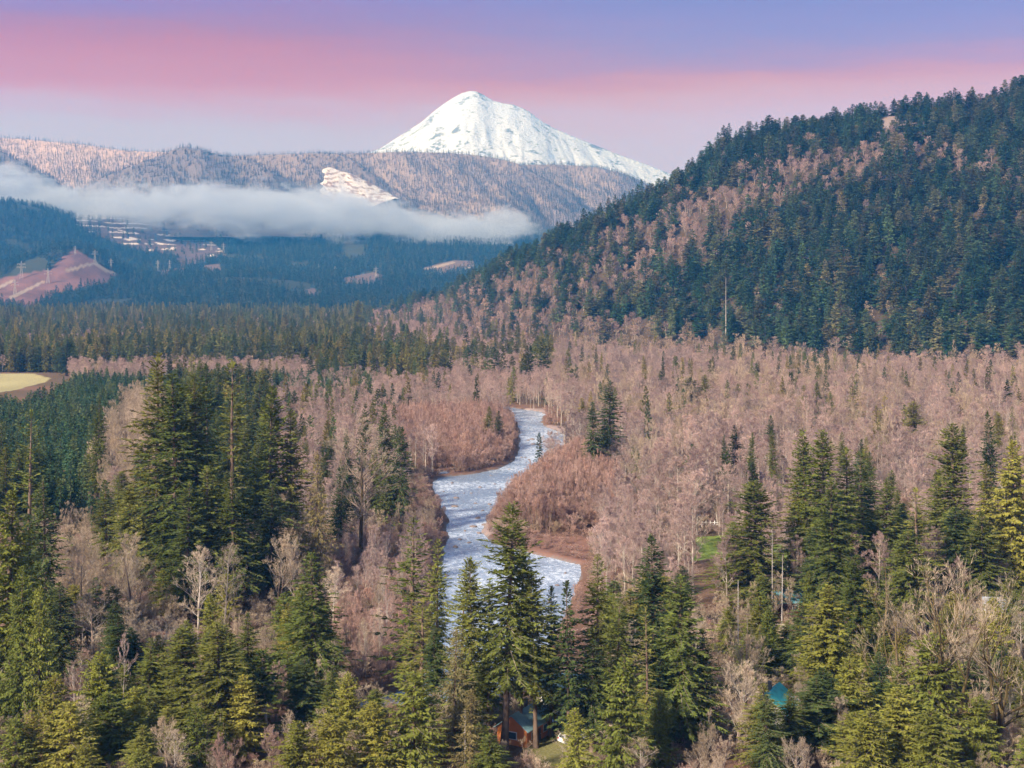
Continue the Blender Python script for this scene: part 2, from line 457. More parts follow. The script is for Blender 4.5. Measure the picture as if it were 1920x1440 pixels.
# bare cliff band high on the hill
cl = anyp(up_, HOR + F * (CH - ZZ) / np.maximum(YY, 60), [[(1635, 225), (1720, 205), (1740, 235), (1700, 250), (1650, 290), (1640, 260)]]) & hm & (YY < 1800)
cov[cl] = np.array([0.26, 0.20, 0.19])
V = np.stack([XX.ravel(), YY.ravel(), ZZ.ravel()], 1)
ground = link('ground', new_mesh('ground', V, grid_faces(len(rows), len(cols)), [M['ground']], smooth=True, cover=cov.reshape(-1, 3)))
ground['kind'] = 'structure'; ground['label'] = 'valley floor and wooded hill slope'

# the river surface
ry = np.linspace(212, 880, 120); rx = np.linspace(-75, 45, 40)
RY, RX = np.meshgrid(ry, rx, indexing='ij')
V = np.stack([RX.ravel(), RY.ravel(), (-0.7 + 0.06 * fbm(RX / 3, RY / 6, 33, 2)).ravel()], 1)
river = link('river', new_mesh('river', V, grid_faces(len(ry), len(rx)), [M['water']], smooth=True))
river['kind'] = 'structure'; river['label'] = 'pale blue river with white riffles'

# ------------------------------------------------------------------ far terrain
FP = [(3200, -1.5), (3500, 4), (4000, 35), (5000, 125), (6000, 285), (6600, 400), (7000, 470), (7600, 560), (8200, 600)]
BUMPS = [(140, 4350, 150, 260, 112), (20, 4250, 190, 300, 50), (-60, 5300, 420, 600, 150), (60, 5600, 300, 500, 60), (255, 6050, 330, 420, 40), (480, 4300, 420, 350, 26), (760, 6000, 500, 700, 60), (900, 5200, 300, 500, 30)]
def foot_z(X, Y):
    u = 960 + F * X / Y
    z = interp(Y, FP) * (0.86 + 0.14 * sstep(u, 900, 200))
    for (xp, Yc, wx, wy, h) in BUMPS:
        z = z + h * np.exp(-((X - gx(xp, Yc)) / wx) ** 2 - ((Y - Yc) / wy) ** 2)
    am = sstep(Y, 3300, 4600)
    return z + am * (44 * fbm(X / 420, Y / 520, 21, 4)) - 0.2
def proj(X, Y, Z): return 960 + F * X / Y, HOR + F * (CH - Z) / Y
CUT_RED = [(-300, 560), (-20, 525), (50, 512), (95, 505), (118, 482), (140, 466), (165, 482), (190, 498), (222, 515), (195, 530), (150, 540), (110, 550), (85, 566), (55, 584), (20, 572), (-20, 566), (-300, 590)]
CUT_TER = [(140, 408), (200, 402), (300, 402), (335, 432), (400, 455), (425, 478), (380, 492), (340, 500), (320, 478), (260, 470), (215, 455), (170, 436), (145, 424)]
CUT_SM = [[(280, 510), (345, 502), (350, 516), (300, 522)], [(790, 502), (850, 488), (892, 490), (870, 505), (825, 516), (800, 510)], [(640, 522), (700, 510), (730, 520), (690, 534), (650, 532)],
          [(560, 545), (590, 540), (600, 556), (575, 560)], [(380, 498), (412, 494), (416, 508), (388, 512)]]
ROADS = [[(20, 558), (48, 545), (82, 528)], [(126, 508), (160, 498), (178, 492)], [(178, 492), (200, 508), (215, 512)], [(0, 538), (22, 528)], [(850, 512), (886, 498)], [(795, 506), (850, 492)]]
frow = np.concatenate([np.arange(3200, 6400, 14.0), np.arange(6400, 8200, 40.0)])
fcol = np.linspace(-0.47, 0.16, 420)
FY, FA = np.meshgrid(frow, fcol, indexing='ij'); FX = FA * FY
FZ = foot_z(FX, FY)
fu, fv = proj(FX, FY, FZ)
cov = np.tile(np.array([0.05, 0.055, 0.04]), (FX.size, 1)).reshape(FX.shape + (3,))
red = inpoly(fu, fv, CUT_RED) & (FY < 4900)
ter = inpoly(fu, fv, CUT_TER) & (FY > 4600)
sm = anyp(fu, fv, CUT_SM)
cov[red] = np.array([0.165, 0.09, 0.09]) * (0.55 + 0.6 * vnoise(FX[red] / 45, FY[red] / 45, 8) + 0.35 * vnoise(FX[red] / 14, FY[red] / 18, 18))[:, None]
cov[sm] = np.array([0.15, 0.11, 0.11])
cov[ter] = np.array([0.12, 0.085, 0.09])
snow = ter & ((np.mod(FZ + 9 * fbm(FX / 120, FY / 120, 9, 2), 25) < 5) & (vnoise(FX / 70, FY / 50, 41) > 0.5) | (vnoise(FX / 60, FY / 60, 42) > 0.86))
cov[snow] = np.array([0.62, 0.60, 0.62])
def seg_d(u, v, a, b):
    ax, ay = a; bx, by = b
    t_ = np.clip(((u - ax) * (bx - ax) + (v - ay) * (by - ay)) / ((bx - ax) ** 2 + (by - ay) ** 2), 0, 1)
    return np.hypot(u - ax - t_ * (bx - ax), v - ay - t_ * (by - ay))
for rdl in ROADS:
    for a, b in zip(rdl[:-1], rdl[1:]):
        cov[(seg_d(fu, fv, a, b) < 2.4) & (FY < 5400)] = np.array([0.30, 0.25, 0.22])
V = np.stack([FX.ravel(), FY.ravel(), FZ.ravel()], 1)
foot = link('foothills', new_mesh('foothills', V, grid_faces(len(frow), len(fcol)), [M['foothill']], smooth=True, cover=cov.reshape(-1, 3)))
foot['kind'] = 'structure'; foot['label'] = 'dark wooded foothills under the fog bank with cleared slopes'

RIDGES = []
def ridge(name, label, sil, Yr, Df, zf, mats, seed, nz, nrow=70, du=3.0, p=1.25, tree=0.0, colr=(0.5, 0.42, 0.42), wig=120, back=1500, slant=0.0):
    xs = np.arange(sil[0][0], sil[-1][0] + 0.1, du)
    sy = interp(xs, sil)
    yr = Yr + wig * fbm(xs / 130.0, xs * 0, seed, 3)
    zr = CH + (HOR - sy) / F * yr - tree
    tt = np.concatenate([np.linspace(1, 0, nrow), -np.linspace(0.06, 1, 14)])
    T, U = np.meshgrid(tt, xs, indexing='ij')
    YR = np.broadcast_to(yr, T.shape); ZR = np.broadcast_to(zr, T.shape)
    Yv = np.where(T >= 0, YR - T * Df, YR - T * back)
    Xv = (U - 960) / F * YR * (1 - 0.0 * T) + np.where(T > 0, (U - 960) / F * (Yv - YR) * 0.6 + slant * T * Df, 0)
    Tp = np.clip(T, 0, 1)
    Z = np.where(T >= 0, zf + (ZR - zf) * (1 - Tp) ** p, ZR - (ZR - zf) * (-T) ** 1.1)
    g = fbm(Xv / 300.0 - 0.9 * Tp * 2, Tp * 1.6, seed + 3, 4)
    Z = Z + np.where(T > 0, (g - 0.35) * nz * np.sin(np.pi * np.clip(Tp, 0, 1) ** 0.6), 0)
    Z = np.maximum(Z, -1.0)
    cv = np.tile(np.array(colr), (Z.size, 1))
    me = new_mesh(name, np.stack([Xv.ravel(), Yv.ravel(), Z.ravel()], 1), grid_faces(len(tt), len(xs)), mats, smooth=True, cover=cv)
    o = link(name, me); o['kind'] = 'structure'; o['label'] = label
    RIDGES.append((name, Xv, Yv, Z, T, U))
    return o

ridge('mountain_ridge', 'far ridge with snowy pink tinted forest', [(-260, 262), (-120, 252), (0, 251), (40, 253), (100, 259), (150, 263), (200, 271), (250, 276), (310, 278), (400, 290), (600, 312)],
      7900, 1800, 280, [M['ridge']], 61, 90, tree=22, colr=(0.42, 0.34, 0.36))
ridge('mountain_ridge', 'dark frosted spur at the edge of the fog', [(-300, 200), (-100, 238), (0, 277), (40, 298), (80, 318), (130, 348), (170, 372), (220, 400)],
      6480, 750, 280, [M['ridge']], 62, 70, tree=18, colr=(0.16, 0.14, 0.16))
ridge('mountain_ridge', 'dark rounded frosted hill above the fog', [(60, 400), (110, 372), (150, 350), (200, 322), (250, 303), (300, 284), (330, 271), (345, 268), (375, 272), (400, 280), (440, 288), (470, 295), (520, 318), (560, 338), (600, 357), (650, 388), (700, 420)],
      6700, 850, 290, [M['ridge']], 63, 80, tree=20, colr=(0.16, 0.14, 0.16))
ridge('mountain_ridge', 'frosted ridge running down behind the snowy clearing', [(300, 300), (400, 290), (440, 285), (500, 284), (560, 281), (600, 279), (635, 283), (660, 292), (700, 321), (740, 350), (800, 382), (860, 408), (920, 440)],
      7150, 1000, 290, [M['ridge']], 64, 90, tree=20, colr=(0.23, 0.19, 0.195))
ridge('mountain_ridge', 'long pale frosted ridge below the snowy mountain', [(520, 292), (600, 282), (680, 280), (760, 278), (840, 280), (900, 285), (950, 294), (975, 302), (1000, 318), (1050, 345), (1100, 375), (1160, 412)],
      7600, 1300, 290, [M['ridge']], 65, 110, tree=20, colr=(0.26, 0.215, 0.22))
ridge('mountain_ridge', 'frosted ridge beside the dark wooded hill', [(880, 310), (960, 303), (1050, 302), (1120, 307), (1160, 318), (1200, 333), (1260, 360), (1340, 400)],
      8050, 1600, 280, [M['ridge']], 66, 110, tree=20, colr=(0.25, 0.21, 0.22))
RIDGES_T = list(RIDGES)

# snow covered clearing: the open slope in front of the running ridge
def snow_clearing():
    xs = np.arange(598, 750, 2.0)
    top = interp(xs, [(598, 314), (612, 314), (660, 326), (700, 346), (740, 368), (765, 384)])
    bot = interp(xs, [(598, 368), (640, 384), (700, 386), (740, 372), (750, 373)])
    T, U = np.meshgrid(np.linspace(0, 1, 30), xs, indexing='ij')
    Yv = 6560 - 330 * T + 25 * fbm(U / 30, T * 3, 77, 3)
    row = top + (bot - top) * T
    Z = zrow(row, Yv) + 5 * fbm(U / 12, T * 7, 78, 3) * np.sin(np.pi * T)
    # a back slope that carries the open slope down on its far side
    U = U + np.clip(1 - (U - 598) / 40, 0, 1) * (10 * fbm(T * 9, T * 0 + 2, 79, 3) + 12 * (1 - T))
    Xv = (U - 960) / F * Yv
    Yb = Yv[0:1] + np.linspace(40, 700, 10)[:, None]; Zb = Z[0:1] - np.linspace(8, 330, 10)[:, None]
    Xb = np.broadcast_to(Xv[0], Yb.shape)
    Xa = np.concatenate([Xb[::-1], Xv]); Ya = np.concatenate([Yb[::-1], Yv]); Za = np.concatenate([Zb[::-1], Z])
    cv = np.tile(np.array([0.62, 0.63, 0.70]), (Za.size, 1)).reshape(Za.shape + (3,))
    mk = (vnoise(Xa / 18, Za / 6, 5) > 0.62) & (vnoise(Xa / 90, Za / 40, 6) > 0.3)
    cv[mk] = np.array([0.28, 0.2, 0.19])
    me = new_mesh('snowy_clearing', np.stack([Xa.ravel(), Ya.ravel(), Za.ravel()], 1), grid_faces(*Xa.shape), [M['ridge']], smooth=True, cover=cv.reshape(-1, 3))
    o = link('hillside_clearing', me); o['kind'] = 'structure'; o['label'] = 'snow covered logged slope above the fog'
snow_clearing()

# the snow peak
def peak():
    sil = [(380, 372), (520, 340), (600, 320), (650, 304), (715, 277), (738, 262), (760, 248), (790, 229), (812, 210), (830, 196), (850, 183), (865, 175), (880, 170.5), (892, 171), (905, 177), (925, 189), (945, 194),
           (962, 196), (978, 202), (992, 209), (1004, 219), (1020, 230), (1040, 241), (1070, 254), (1100, 266), (1130, 278), (1160, 290), (1200, 304), (1240, 319), (1300, 342), (1400, 375)]
    Yr = 9700.0
    xs = np.arange(380, 1400, 2.5)
    zr = zrow(interp(xs, sil), Yr)
    tt = np.concatenate([np.linspace(1, 0, 110), -np.linspace(0.05, 1, 12)])
    T, U = np.meshgrid(tt, xs, indexing='ij')
    Tp = np.clip(T, 0, 1)
    ZR = np.broadcast_to(zr, T.shape)
    Yv = Yr - np.where(T > 0, T * 1700, T * 2200)
    Xr = (U - 960) / F * Yr
    apex = gx(882, Yr)
    Xv = Xr + np.where(T > 0, (Xr - apex) * 0.45 * Tp, 0)
    Z = np.where(T >= 0, 330 + (ZR - 330) * (1 - Tp) ** 1.25, ZR - (ZR - 330) * (-T))
    ang = (Xr - apex) / 260.0
    g1 = fbm(ang * 0.9 + 0.4 * fbm(Xv / 300, Tp * 4, 3, 2), Tp * 1.1, 71, 5)
    rid = 1 - np.abs(fbm(ang * 1.6, Tp * 1.5 + 7, 72, 4)) * 2.2
    prof = np.sin(np.pi * np.clip(Tp, 0, 1) ** 0.85)
    Z = Z + np.where(T > 0, ((g1 - 0.4) * 85 + (rid - 0.95) * 26) * prof, 0)
    Z = Z + np.where(T > 0, 26 * fbm(Xv / 110, Yv / 140, 73, 5) * prof, 0)
    me = new_mesh('snow_mountain', np.stack([Xv.ravel(), Yv.ravel(), Z.ravel()], 1), grid_faces(*T.shape), [M['snow']], smooth=True)
    o = link('snow_mountain', me); o['kind'] = 'structure'; o['label'] = 'high snow covered volcano peak behind the frosted ridges'
peak()

# ------------------------------------------------------------------ tree building blocks
def tubes(P, Rr, m):
    """P (n,k,3) polylines, Rr (n,k) radii, m sides -> verts, quads"""
    n, k, _ = P.shape
    Tn = np.gradient(P, axis=1)
    Tn /= np.linalg.norm(Tn, axis=2, keepdims=True) + 1e-9
    ref = np.where(np.abs(Tn[..., 2:3]) > 0.9, np.array([1.0, 0, 0]), np.array([0, 0, 1.0]))
    A = np.cross(Tn, ref); A /= np.linalg.norm(A, axis=2, keepdims=True) + 1e-9
    B = np.cross(Tn, A)
    th = np.arange(m) / m * 2 * np.pi
    ring = A[:, :, None, :] * np.cos(th)[None, None, :, None] + B[:, :, None, :] * np.sin(th)[None, None, :, None]
    Vv = (P[:, :, None, :] + ring * Rr[:, :, None, None]).reshape(-1, 3)
    i = np.arange(n)[:, None, None] * (k * m); j = np.arange(k - 1)[None, :, None] * m; q = np.arange(m)[None, None, :]
    q2 = (q + 1) % m
    a = i + j + q; b = i + j + q2
    Fq = np.stack([a, b, b + m, a + m], -1).reshape(-1, 4)
    return Vv, Fq

class Acc:
    def __init__(s): s.V = []; s.F = []; s.M = []; s.n = 0
    def add(s, V, Fq, mi=0):
        s.V.append(V); s.F.append(Fq + s.n); s.M.append(np.full(len(Fq), mi)); s.n += len(V)
    def mesh(s, name, mats, smooth=False):
        V = np.concatenate(s.V); Fq = []
        for f in s.F: Fq += f.tolist()
        return new_mesh(name, V, Fq, mats, np.concatenate(s.M), smooth)

def unit(v): return v / (np.linalg.norm(v, axis=-1, keepdims=True) + 1e-9)

def trunk_poly(rg, H, r0, wob=0.012, k=9, top=0.02):
    tt = np.linspace(0, 1, k)
    P = np.zeros((1, k, 3)); P[0, :, 2] = tt * H - 0.4 * (tt == 0)
    P[0, 1:, 0] = np.cumsum(rg.normal(0, wob * H / k, k - 1)); P[0, 1:, 1] = np.cumsum(rg.normal(0, wob * H / k, k - 1))
    Rr = (r0 * (1 - tt) ** 0.85 + top)[None, :]
    Rr[0, 0] *= 1.35
    return P, Rr

def leaf_quads(P0, D, L, Wd, rg, roll=0.6):
    """diamond sprays from P0 along D"""
    n = len(P0)
    ref = np.tile(np.array([0, 0, 1.0]), (n, 1)) + rg.normal(0, roll, (n, 3))
    S = unit(np.cross(D, ref))
    mid = P0 + D * (L * 0.45)[:, None]
    sag = np.zeros((n, 3)); sag[:, 2] = -0.10 * L
    V = np.stack([P0, mid + S * Wd[:, None], P0 + D * L[:, None] + sag, mid - S * Wd[:, None]], 1).reshape(-1, 3)
    return V, np.arange(n * 4).reshape(-1, 4)

def make_fir(seed, H=40.0, Rad=6.0, hb=0.2, nbr=260, step=0.55, twl=1.2, tww=0.24, prof_p=0.8, droop=0.25, gap=0.25, cedar=False, limb=True, dome=0.0, bare_top=0.0):
    rg = np.random.default_rng(seed)
    crown = Acc(); trunk = Acc()
    P, Rr = trunk_poly(rg, H, 0.011 * H + 0.05, 0.01)
    trunk.add(*tubes(P, Rr, 7))
    z0 = hb * H
    t = (np.arange(nbr) + rg.random(nbr)) / nbr
    t = t ** 0.92
    keep = rg.random(nbr) > gap * (0.6 + 0.8 * vnoise(t * 9, t * 0, seed))
    t = t[keep]
    az = np.cumsum(rg.normal(2.4, 0.7, len(t)))
    prof = (1 - t) ** prof_p * np.minimum(1, 0.5 + t * 3.5)
    if dome: prof = np.maximum(prof, 0) * (1 - dome) + dome * np.sqrt(np.clip(1 - t ** 2.2, 0, 1)) * np.minimum(1, 0.6 + t * 3)
    if bare_top: prof = np.where(t > 1 - bare_top, prof * 0.35, prof)
    lump = 0.48 + 1.0 * vnoise((az % 6.283) / 1.6 + 3, t * 13, seed + 5)
    L = Rad * (prof * lump * rg.uniform(0.62, 1.18, len(t)) + 0.035)
    e0 = np.radians(-12 + 55 * t ** 1.5 + rg.normal(0, 12, len(t)))
    z = z0 + (H - z0) * t
    tx = np.interp(z, P[0, :, 2], P[0, :, 0]); ty = np.interp(z, P[0, :, 2], P[0, :, 1])
    ca, sa = np.cos(az), np.sin(az)
    k = 5
    s = np.linspace(0, 1, k)
    r = L[:, None] * s * np.cos(e0)[:, None]
    zz = z[:, None] + L[:, None] * (s * np.sin(e0)[:, None] - droop * s ** 1.8 + 0.12 * s ** 4)
    BP = np.stack([tx[:, None] + ca[:, None] * r, ty[:, None] + sa[:, None] * r, zz], -1)
    if limb:
        BR = (0.012 + 0.011 * L)[:, None] * (1.05 - s)
        crown.add(*tubes(BP, BR, 3), 1)
    # sprays
    P0, D, LL, WW = [], [], [], []
    for i in range(len(t)):
        ns = max(2, int(L[i] / step))
        ss = np.clip((np.arange(ns) + rg.random(ns)) / ns * 0.9 + 0.10, 0, 1)
        ss = np.repeat(ss, 2)
        side = np.tile([1.0, -1.0], ns)
        pos = np.stack([np.interp(ss, s, BP[i, :, c]) for c in range(3)], 1)
        tan = unit(np.stack([np.interp(ss, s, np.gradient(BP[i, :, c])) for c in range(3)], 1))
        lat = np.array([-sa[i], ca[i], 0.0])
        ang = np.radians(rg.uniform(25, 70, 2 * ns))
        d = tan * np.cos(ang)[:, None] + lat[None] * (side * np.sin(ang))[:, None]
        d[:, 2] += rg.normal(-0.05, 0.22, 2 * ns)
        if cedar: d[:, 2] -= rg.uniform(0.3, 0.9, 2 * ns)
        d = unit(d)
        ln = twl * (1.15 - 0.55 * ss) * (0.35 + 0.65 * min(1.0, L[i] / (0.5 * Rad))) * rg.uniform(0.7, 1.25, 2 * ns)
        P0.append(pos); D.append(d); LL.append(ln); WW.append(ln * tww * rg.uniform(0.7, 1.2, 2 * ns))
        P0.append(BP[i, -2:-1]); D.append(unit(BP[i, -1:] - BP[i, -2:-1])); LL.append(np.array([0.3 * L[i] + 0.4 * twl])); WW.append(np.array([twl * tww * 0.8]))
    P0.append(np.array([[P[0, -1, 0], P[0, -1, 1], H - 0.045 * H]])); D.append(np.array([[0, 0, 1.0]])); LL.append(np.array([0.055 * H])); WW.append(np.array([0.012 * H]))
    P0 = np.concatenate(P0); D = np.concatenate(D); LL = np.concatenate(LL); WW = np.concatenate(WW)
    crown.add(*leaf_quads(P0, D, LL, WW, rg, 1.0 if cedar else 0.65), 0)
    av = np.concatenate(crown.V)
    return trunk, crown, H, float(np.percentile(np.hypot(av[:, 0], av[:, 1]), 97))

def grow_bare(seed, H=20.0, spread=4.5, r0=0.22, limbs=20, fork=0.3, n2=7, n3=7, n4=6, upb=0.5, tw=0.022, twl=1.0, elev=(30, 62), wide=0.0, top=0.92, stems=1):
    rg = np.random.default_rng(seed)
    trunk = Acc(); crown = Acc()
    k = 9
    Ps, Rs = [], []
    for q in range(stems):
        P, Rr = trunk_poly(rg, H * top * (1 if q == 0 else rg.uniform(0.7, 0.95)), r0 * (1 if q == 0 else 0.75), 0.03 + 0.03 * wide, k, 0.015)
        if q or stems > 1:
            a = rg.uniform(0, 6.28); lean = rg.uniform(0.12, 0.3)
            P[0, :, 0] += P[0, :, 2] * lean * math.cos(a); P[0, :, 1] += P[0, :, 2] * lean * math.sin(a)
        Ps.append(P); Rs.append(Rr)
    P = np.concatenate(Ps); Rr = np.concatenate(Rs)
    trunk.add(*tubes(P, Rr, 6))
    def children(PP, RR, n, smin, ang, ratio, minr, kk, ub, LP):
        """n children on every polyline of PP"""
        N, K, _ = PP.shape
        s = (rg.random((N, n)) * (1 - smin) + smin)
        s[:, 0] = 1.0
        f = s * (K - 1); i0 = np.clip(f.astype(int), 0, K - 2); fr = (f - i0)[..., None]
        idx = np.arange(N)[:, None]
        p0 = PP[idx, i0] * (1 - fr) + PP[idx, i0 + 1] * fr
        tg = unit(PP[idx, i0 + 1] - PP[idx, i0])
        rr = RR[idx, i0] * (1 - fr[..., 0]) + RR[idx, i0 + 1] * fr[..., 0]
        perp = unit(np.cross(tg, rg.normal(0, 1, tg.shape)))
        a = np.radians(rg.uniform(ang[0], ang[1], s.shape))[..., None]
        a = np.where(s[..., None] >= 0.999, a * 0.3, a)
        d = unit(tg * np.cos(a) + perp * np.sin(a) + np.array([0, 0, ub]))
        Lc = LP[:, None] * ratio * (1.15 - 0.6 * s) * rg.uniform(0.7, 1.25, s.shape)
        p0 = p0.reshape(-1, 3); d = d.reshape(-1, 3); Lc = Lc.ravel(); rr = np.maximum(minr, rr.ravel() * 0.62)
        return p0, d, Lc, rr
    def poly(p0, d, Lc, rr, kk, ub, wob):
        n = len(p0)
        out_ = np.zeros((n, kk, 3)); out_[:, 0] = p0
        cur = d.copy()
        for j in range(1, kk):
            cur = unit(cur + np.array([0, 0, ub / kk]) + rg.normal(0, wob, (n, 3)))
            out_[:, j] = out_[:, j - 1] + cur * (Lc / (kk - 1))[:, None]
        rad = rr[:, None] * (1 - 0.75 * np.linspace(0, 1, kk))[None]
        return out_, rad
    # limbs
    n1 = limbs
    s = fork + (1 - fork) * (np.arange(n1) + rg.random(n1)) / n1
    st_i = rg.integers(0, stems, n1)
    f = np.clip(s, 0, 0.999) * (k - 1); i0 = f.astype(int); fr = (f - i0)[:, None]
    p0 = P[st_i, i0] * (1 - fr) + P[st_i, i0 + 1] * fr
    az = np.cumsum(rg.normal(2.4, 0.5, n1)); e = np.radians(rg.uniform(elev[0], elev[1], n1) + 18 * (s - fork) / (1 - fork))
    d = np.stack([np.cos(az) * np.cos(e), np.sin(az) * np.cos(e), np.sin(e)], 1)
    t_ = (s - fork) / (1 - fork)
    Lc = spread * 1.5 * (0.55 + 0.9 * t_ * (1 - t_) * 2 + 0.0) * rg.uniform(0.7, 1.2, n1) * (1.1 - 0.55 * t_)
    rr = np.maximum(0.03, (0.45 + 0.3 * wide) * (Rr[st_i, i0]))
    A, RA = poly(p0, d, Lc, rr, 6, upb, 0.10 + 0.1 * wide)
    crown.add(*tubes(A, RA, 4), 1)
    if n2:
        p, d2, l2, r2 = children(A, RA, n2, 0.25, (22, 55), 0.55, 0.018, 5, upb * 0.4, Lc)
        B, RB = poly(p, d2, l2, r2, 4, upb, 0.12 + 0.06 * wide)
        crown.add(*tubes(B, RB, 3), 1)
        if n3:
            p, d3, l3, r3 = children(B, RB, n3, 0.2, (22, 55), 0.55, 0.011, 4, upb * 0.3, l2)
            Cc, RC = poly(p, d3, l3, r3, 3, upb, 0.12)
            crown.add(*tubes(Cc, RC, 3), 0)
            lastP, lastR, lastL = Cc, RC, l3
        else:
            lastP, lastR, lastL = B, RB, l2
        p, d4, l4, _ = children(lastP, lastR, n4, 0.1, (18, 50), 0.6, 0.01, 3, upb * 0.35, np.maximum(lastL, twl))
        l4 = np.clip(l4, 0.4 * twl, 1.5 * twl)
        nn = len(p)
        S = unit(np.cross(d4, rg.normal(0, 1, (nn, 3)))) * tw
        end = p + d4 * l4[:, None]
        V = np.stack([p - S, p + S, end + S * 0.35, end - S * 0.35], 1).reshape(-1, 3)
        crown.add(V, np.arange(nn * 4).reshape(-1, 4), 0)
    allz = np.concatenate(crown.V)
    return trunk, crown, float(np.percentile(allz[:, 2], 99.7)), float(np.percentile(np.hypot(allz[:, 0], allz[:, 1]), 96))

def joined(name, tr, cr, mt, mats):
    a = Acc()
    a.add(np.concatenate(tr.V), np.concatenate([f for f in tr.F]), 0)
    for V, Fq, Mi in zip(cr.V, cr.F, cr.M): pass
    V = np.concatenate(cr.V)
    Fl = np.concatenate(cr.F) + a.n
    me = new_mesh(name, np.concatenate([a.V[0], V]), np.concatenate([a.F[0], Fl]), [mt] + mats, np.concatenate([a.M[0], np.concatenate(cr.M) + 1]))
    return me

PROTO = {}
def proto(key, name, gen, tm, cm, lm):
    tr, cr, H, Rad = gen
    PROTO[key] = dict(name=name, trunk=tr.mesh(name + '_trunk', [tm], True), crown=cr.mesh(name + '_crown', [cm, lm]), H=H, R=Rad)
T_, Lb = M['trunk'], M['limb']
for i in range(4):
    proto(f'fir{i}', 'fir_tree', make_fir(100 + i, Rad=6.2, hb=0.08 + 0.04 * i, nbr=460, step=0.34, twl=0.95, tww=0.2, gap=0.14 + 0.07 * i, droop=0.22 + 0.04 * i, prof_p=0.60 + 0.05 * i, dome=0.12), T_, M['fir'], Lb)
for i in range(3):
    proto(f'dark{i}', 'fir_tree', make_fir(200 + i, Rad=5.8, hb=0.10 + 0.05 * i, nbr=450, step=0.34, twl=0.95, tww=0.2, gap=0.16 + 0.06 * i, droop=0.28, prof_p=0.6 + 0.08 * i, dome=0.1), T_, M['firdark'], Lb)
for i in range(2):
    proto(f'dense{i}', 'fir_tree', make_fir(250 + i, Rad=6.2, hb=0.06, nbr=460, step=0.36, twl=0.95, tww=0.2, gap=0.08, droop=0.2, prof_p=0.6, dome=0.35), T_, M['fir'], Lb)
for i in range(2):
    proto(f'sparse{i}', 'fir_tree', make_fir(270 + i, Rad=5.2, hb=0.15, nbr=240, gap=0.42, droop=0.15, prof_p=0.62, step=0.4, twl=0.95, tww=0.2), T_, M['fir'], Lb)
for i in range(3):
    proto(f'cedar{i}', 'cedar_tree', make_fir(300 + i, H=22, Rad=4.2, hb=0.06, nbr=340, step=0.34, twl=0.8, tww=0.22, gap=0.1 + 0.05 * i, droop=0.1, prof_p=0.58, dome=0.25, cedar=True), T_, M['cedar'], Lb)
for i in range(2):
    proto(f'bigcedar{i}', 'cedar_tree', make_fir(320 + i, H=36, Rad=5.4, hb=0.05, nbr=460, step=0.36, twl=0.9, tww=0.22, gap=0.08, droop=0.22, prof_p=0.62, cedar=True), T_, M['cedar'], Lb)
proto('tan0', 'fir_tree', make_fir(340, H=24, Rad=4.4, hb=0.1, nbr=300, step=0.4, twl=0.8, tww=0.15, gap=0.2, droop=0.2, prof_p=0.6, cedar=True), T_, M['tan'], Lb)
proto('deadtop0', 'fir_tree', make_fir(350, H=30, Rad=4.2, hb=0.15, nbr=240, gap=0.3, droop=0.28, prof_p=0.4, bare_top=0.22), T_, M['firdark'], Lb)
proto('pole0', 'fir_tree', make_fir(360, H=20, Rad=3.6, hb=0.5, nbr=150, step=0.42, gap=0.1, droop=0.12, dome=0.6, twl=1.0), M['pale_bark'], M['fir'], Lb)
for i in range(2):
    proto(f'high{i}', 'fir_tree', make_fir(370 + i, Rad=6.2, hb=0.27 + 0.05 * i, nbr=400, step=0.34, twl=0.95, tww=0.2, gap=0.2, droop=0.26, prof_p=0.55, dome=0.15), T_, M['fir'], Lb)
# bare broadleaf trees
for i in range(4):
    proto(f'bare{i}', 'bare_tree', grow_bare(400 + i, H=20, spread=3.6, r0=0.2, limbs=20, n2=7, n3=6, n4=5, upb=0.55), M['pale_bark'], M['twig_pink'], M['pale_bark'])
proto('greybare0', 'bare_tree', grow_bare(480, H=20, spread=4.0, r0=0.22, limbs=18, n2=7, n3=6, n4=4, upb=0.45), M['brown_bark'], M['twig_grey'], M['pale_bark'])
for i in range(3):
    proto(f'tanbare{i}', 'bare_tree', grow_bare(420 + i, H=18, spread=4.6, r0=0.24, limbs=18, n2=7, n3=7, n4=5, upb=0.45, elev=(22, 55), stems=2, fork=0.22), M['brown_bark'], M['twig_tan'], M['pale_bark'])
for i in range(2):
    proto(f'maple{i}', 'bare_tree', grow_bare(440 + i, H=24, spread=8.5, r0=0.55, limbs=14, n2=6, n3=6, n4=4, upb=0.42, elev=(20, 48), wide=1.0, stems=3, fork=0.2, tw=0.024, twl=1.0), M['moss_bark'], M['twig_tan'], M['moss_bark'])
proto('mossy0', 'bare_tree', grow_bare(450, H=38, spread=6.6, r0=0.45, limbs=24, n2=7, n3=6, n4=5, upb=0.4, elev=(15, 50), wide=0.6, fork=0.35), M['moss_bark'], M['twig_tan'], M['brown_bark'])
for i in range(2):
    proto(f'alder{i}', 'bare_tree', grow_bare(460 + i, H=17, spread=2.8, r0=0.15, limbs=26, n2=6, n3=4, n4=3, upb=0.3, elev=(28, 55), fork=0.28, tw=0.018), M['pale_bark'], M['twig_tan'], M['pale_bark'])
proto('thin0', 'bare_tree', grow_bare(470, H=14, spread=1.7, r0=0.10, limbs=14, n2=5, n3=3, n4=2, upb=0.6, fork=0.4, tw=0.018), M['pale_bark'], M['twig_pink'], M['pale_bark'])
proto('redbare0', 'bare_tree', grow_bare(475, H=12, spread=3.0, r0=0.1, limbs=22, n2=6, n3=6, n4=4, upb=0.6, fork=0.1, stems=3), M['brown_bark'], M['twig_red'], M['brown_bark'])
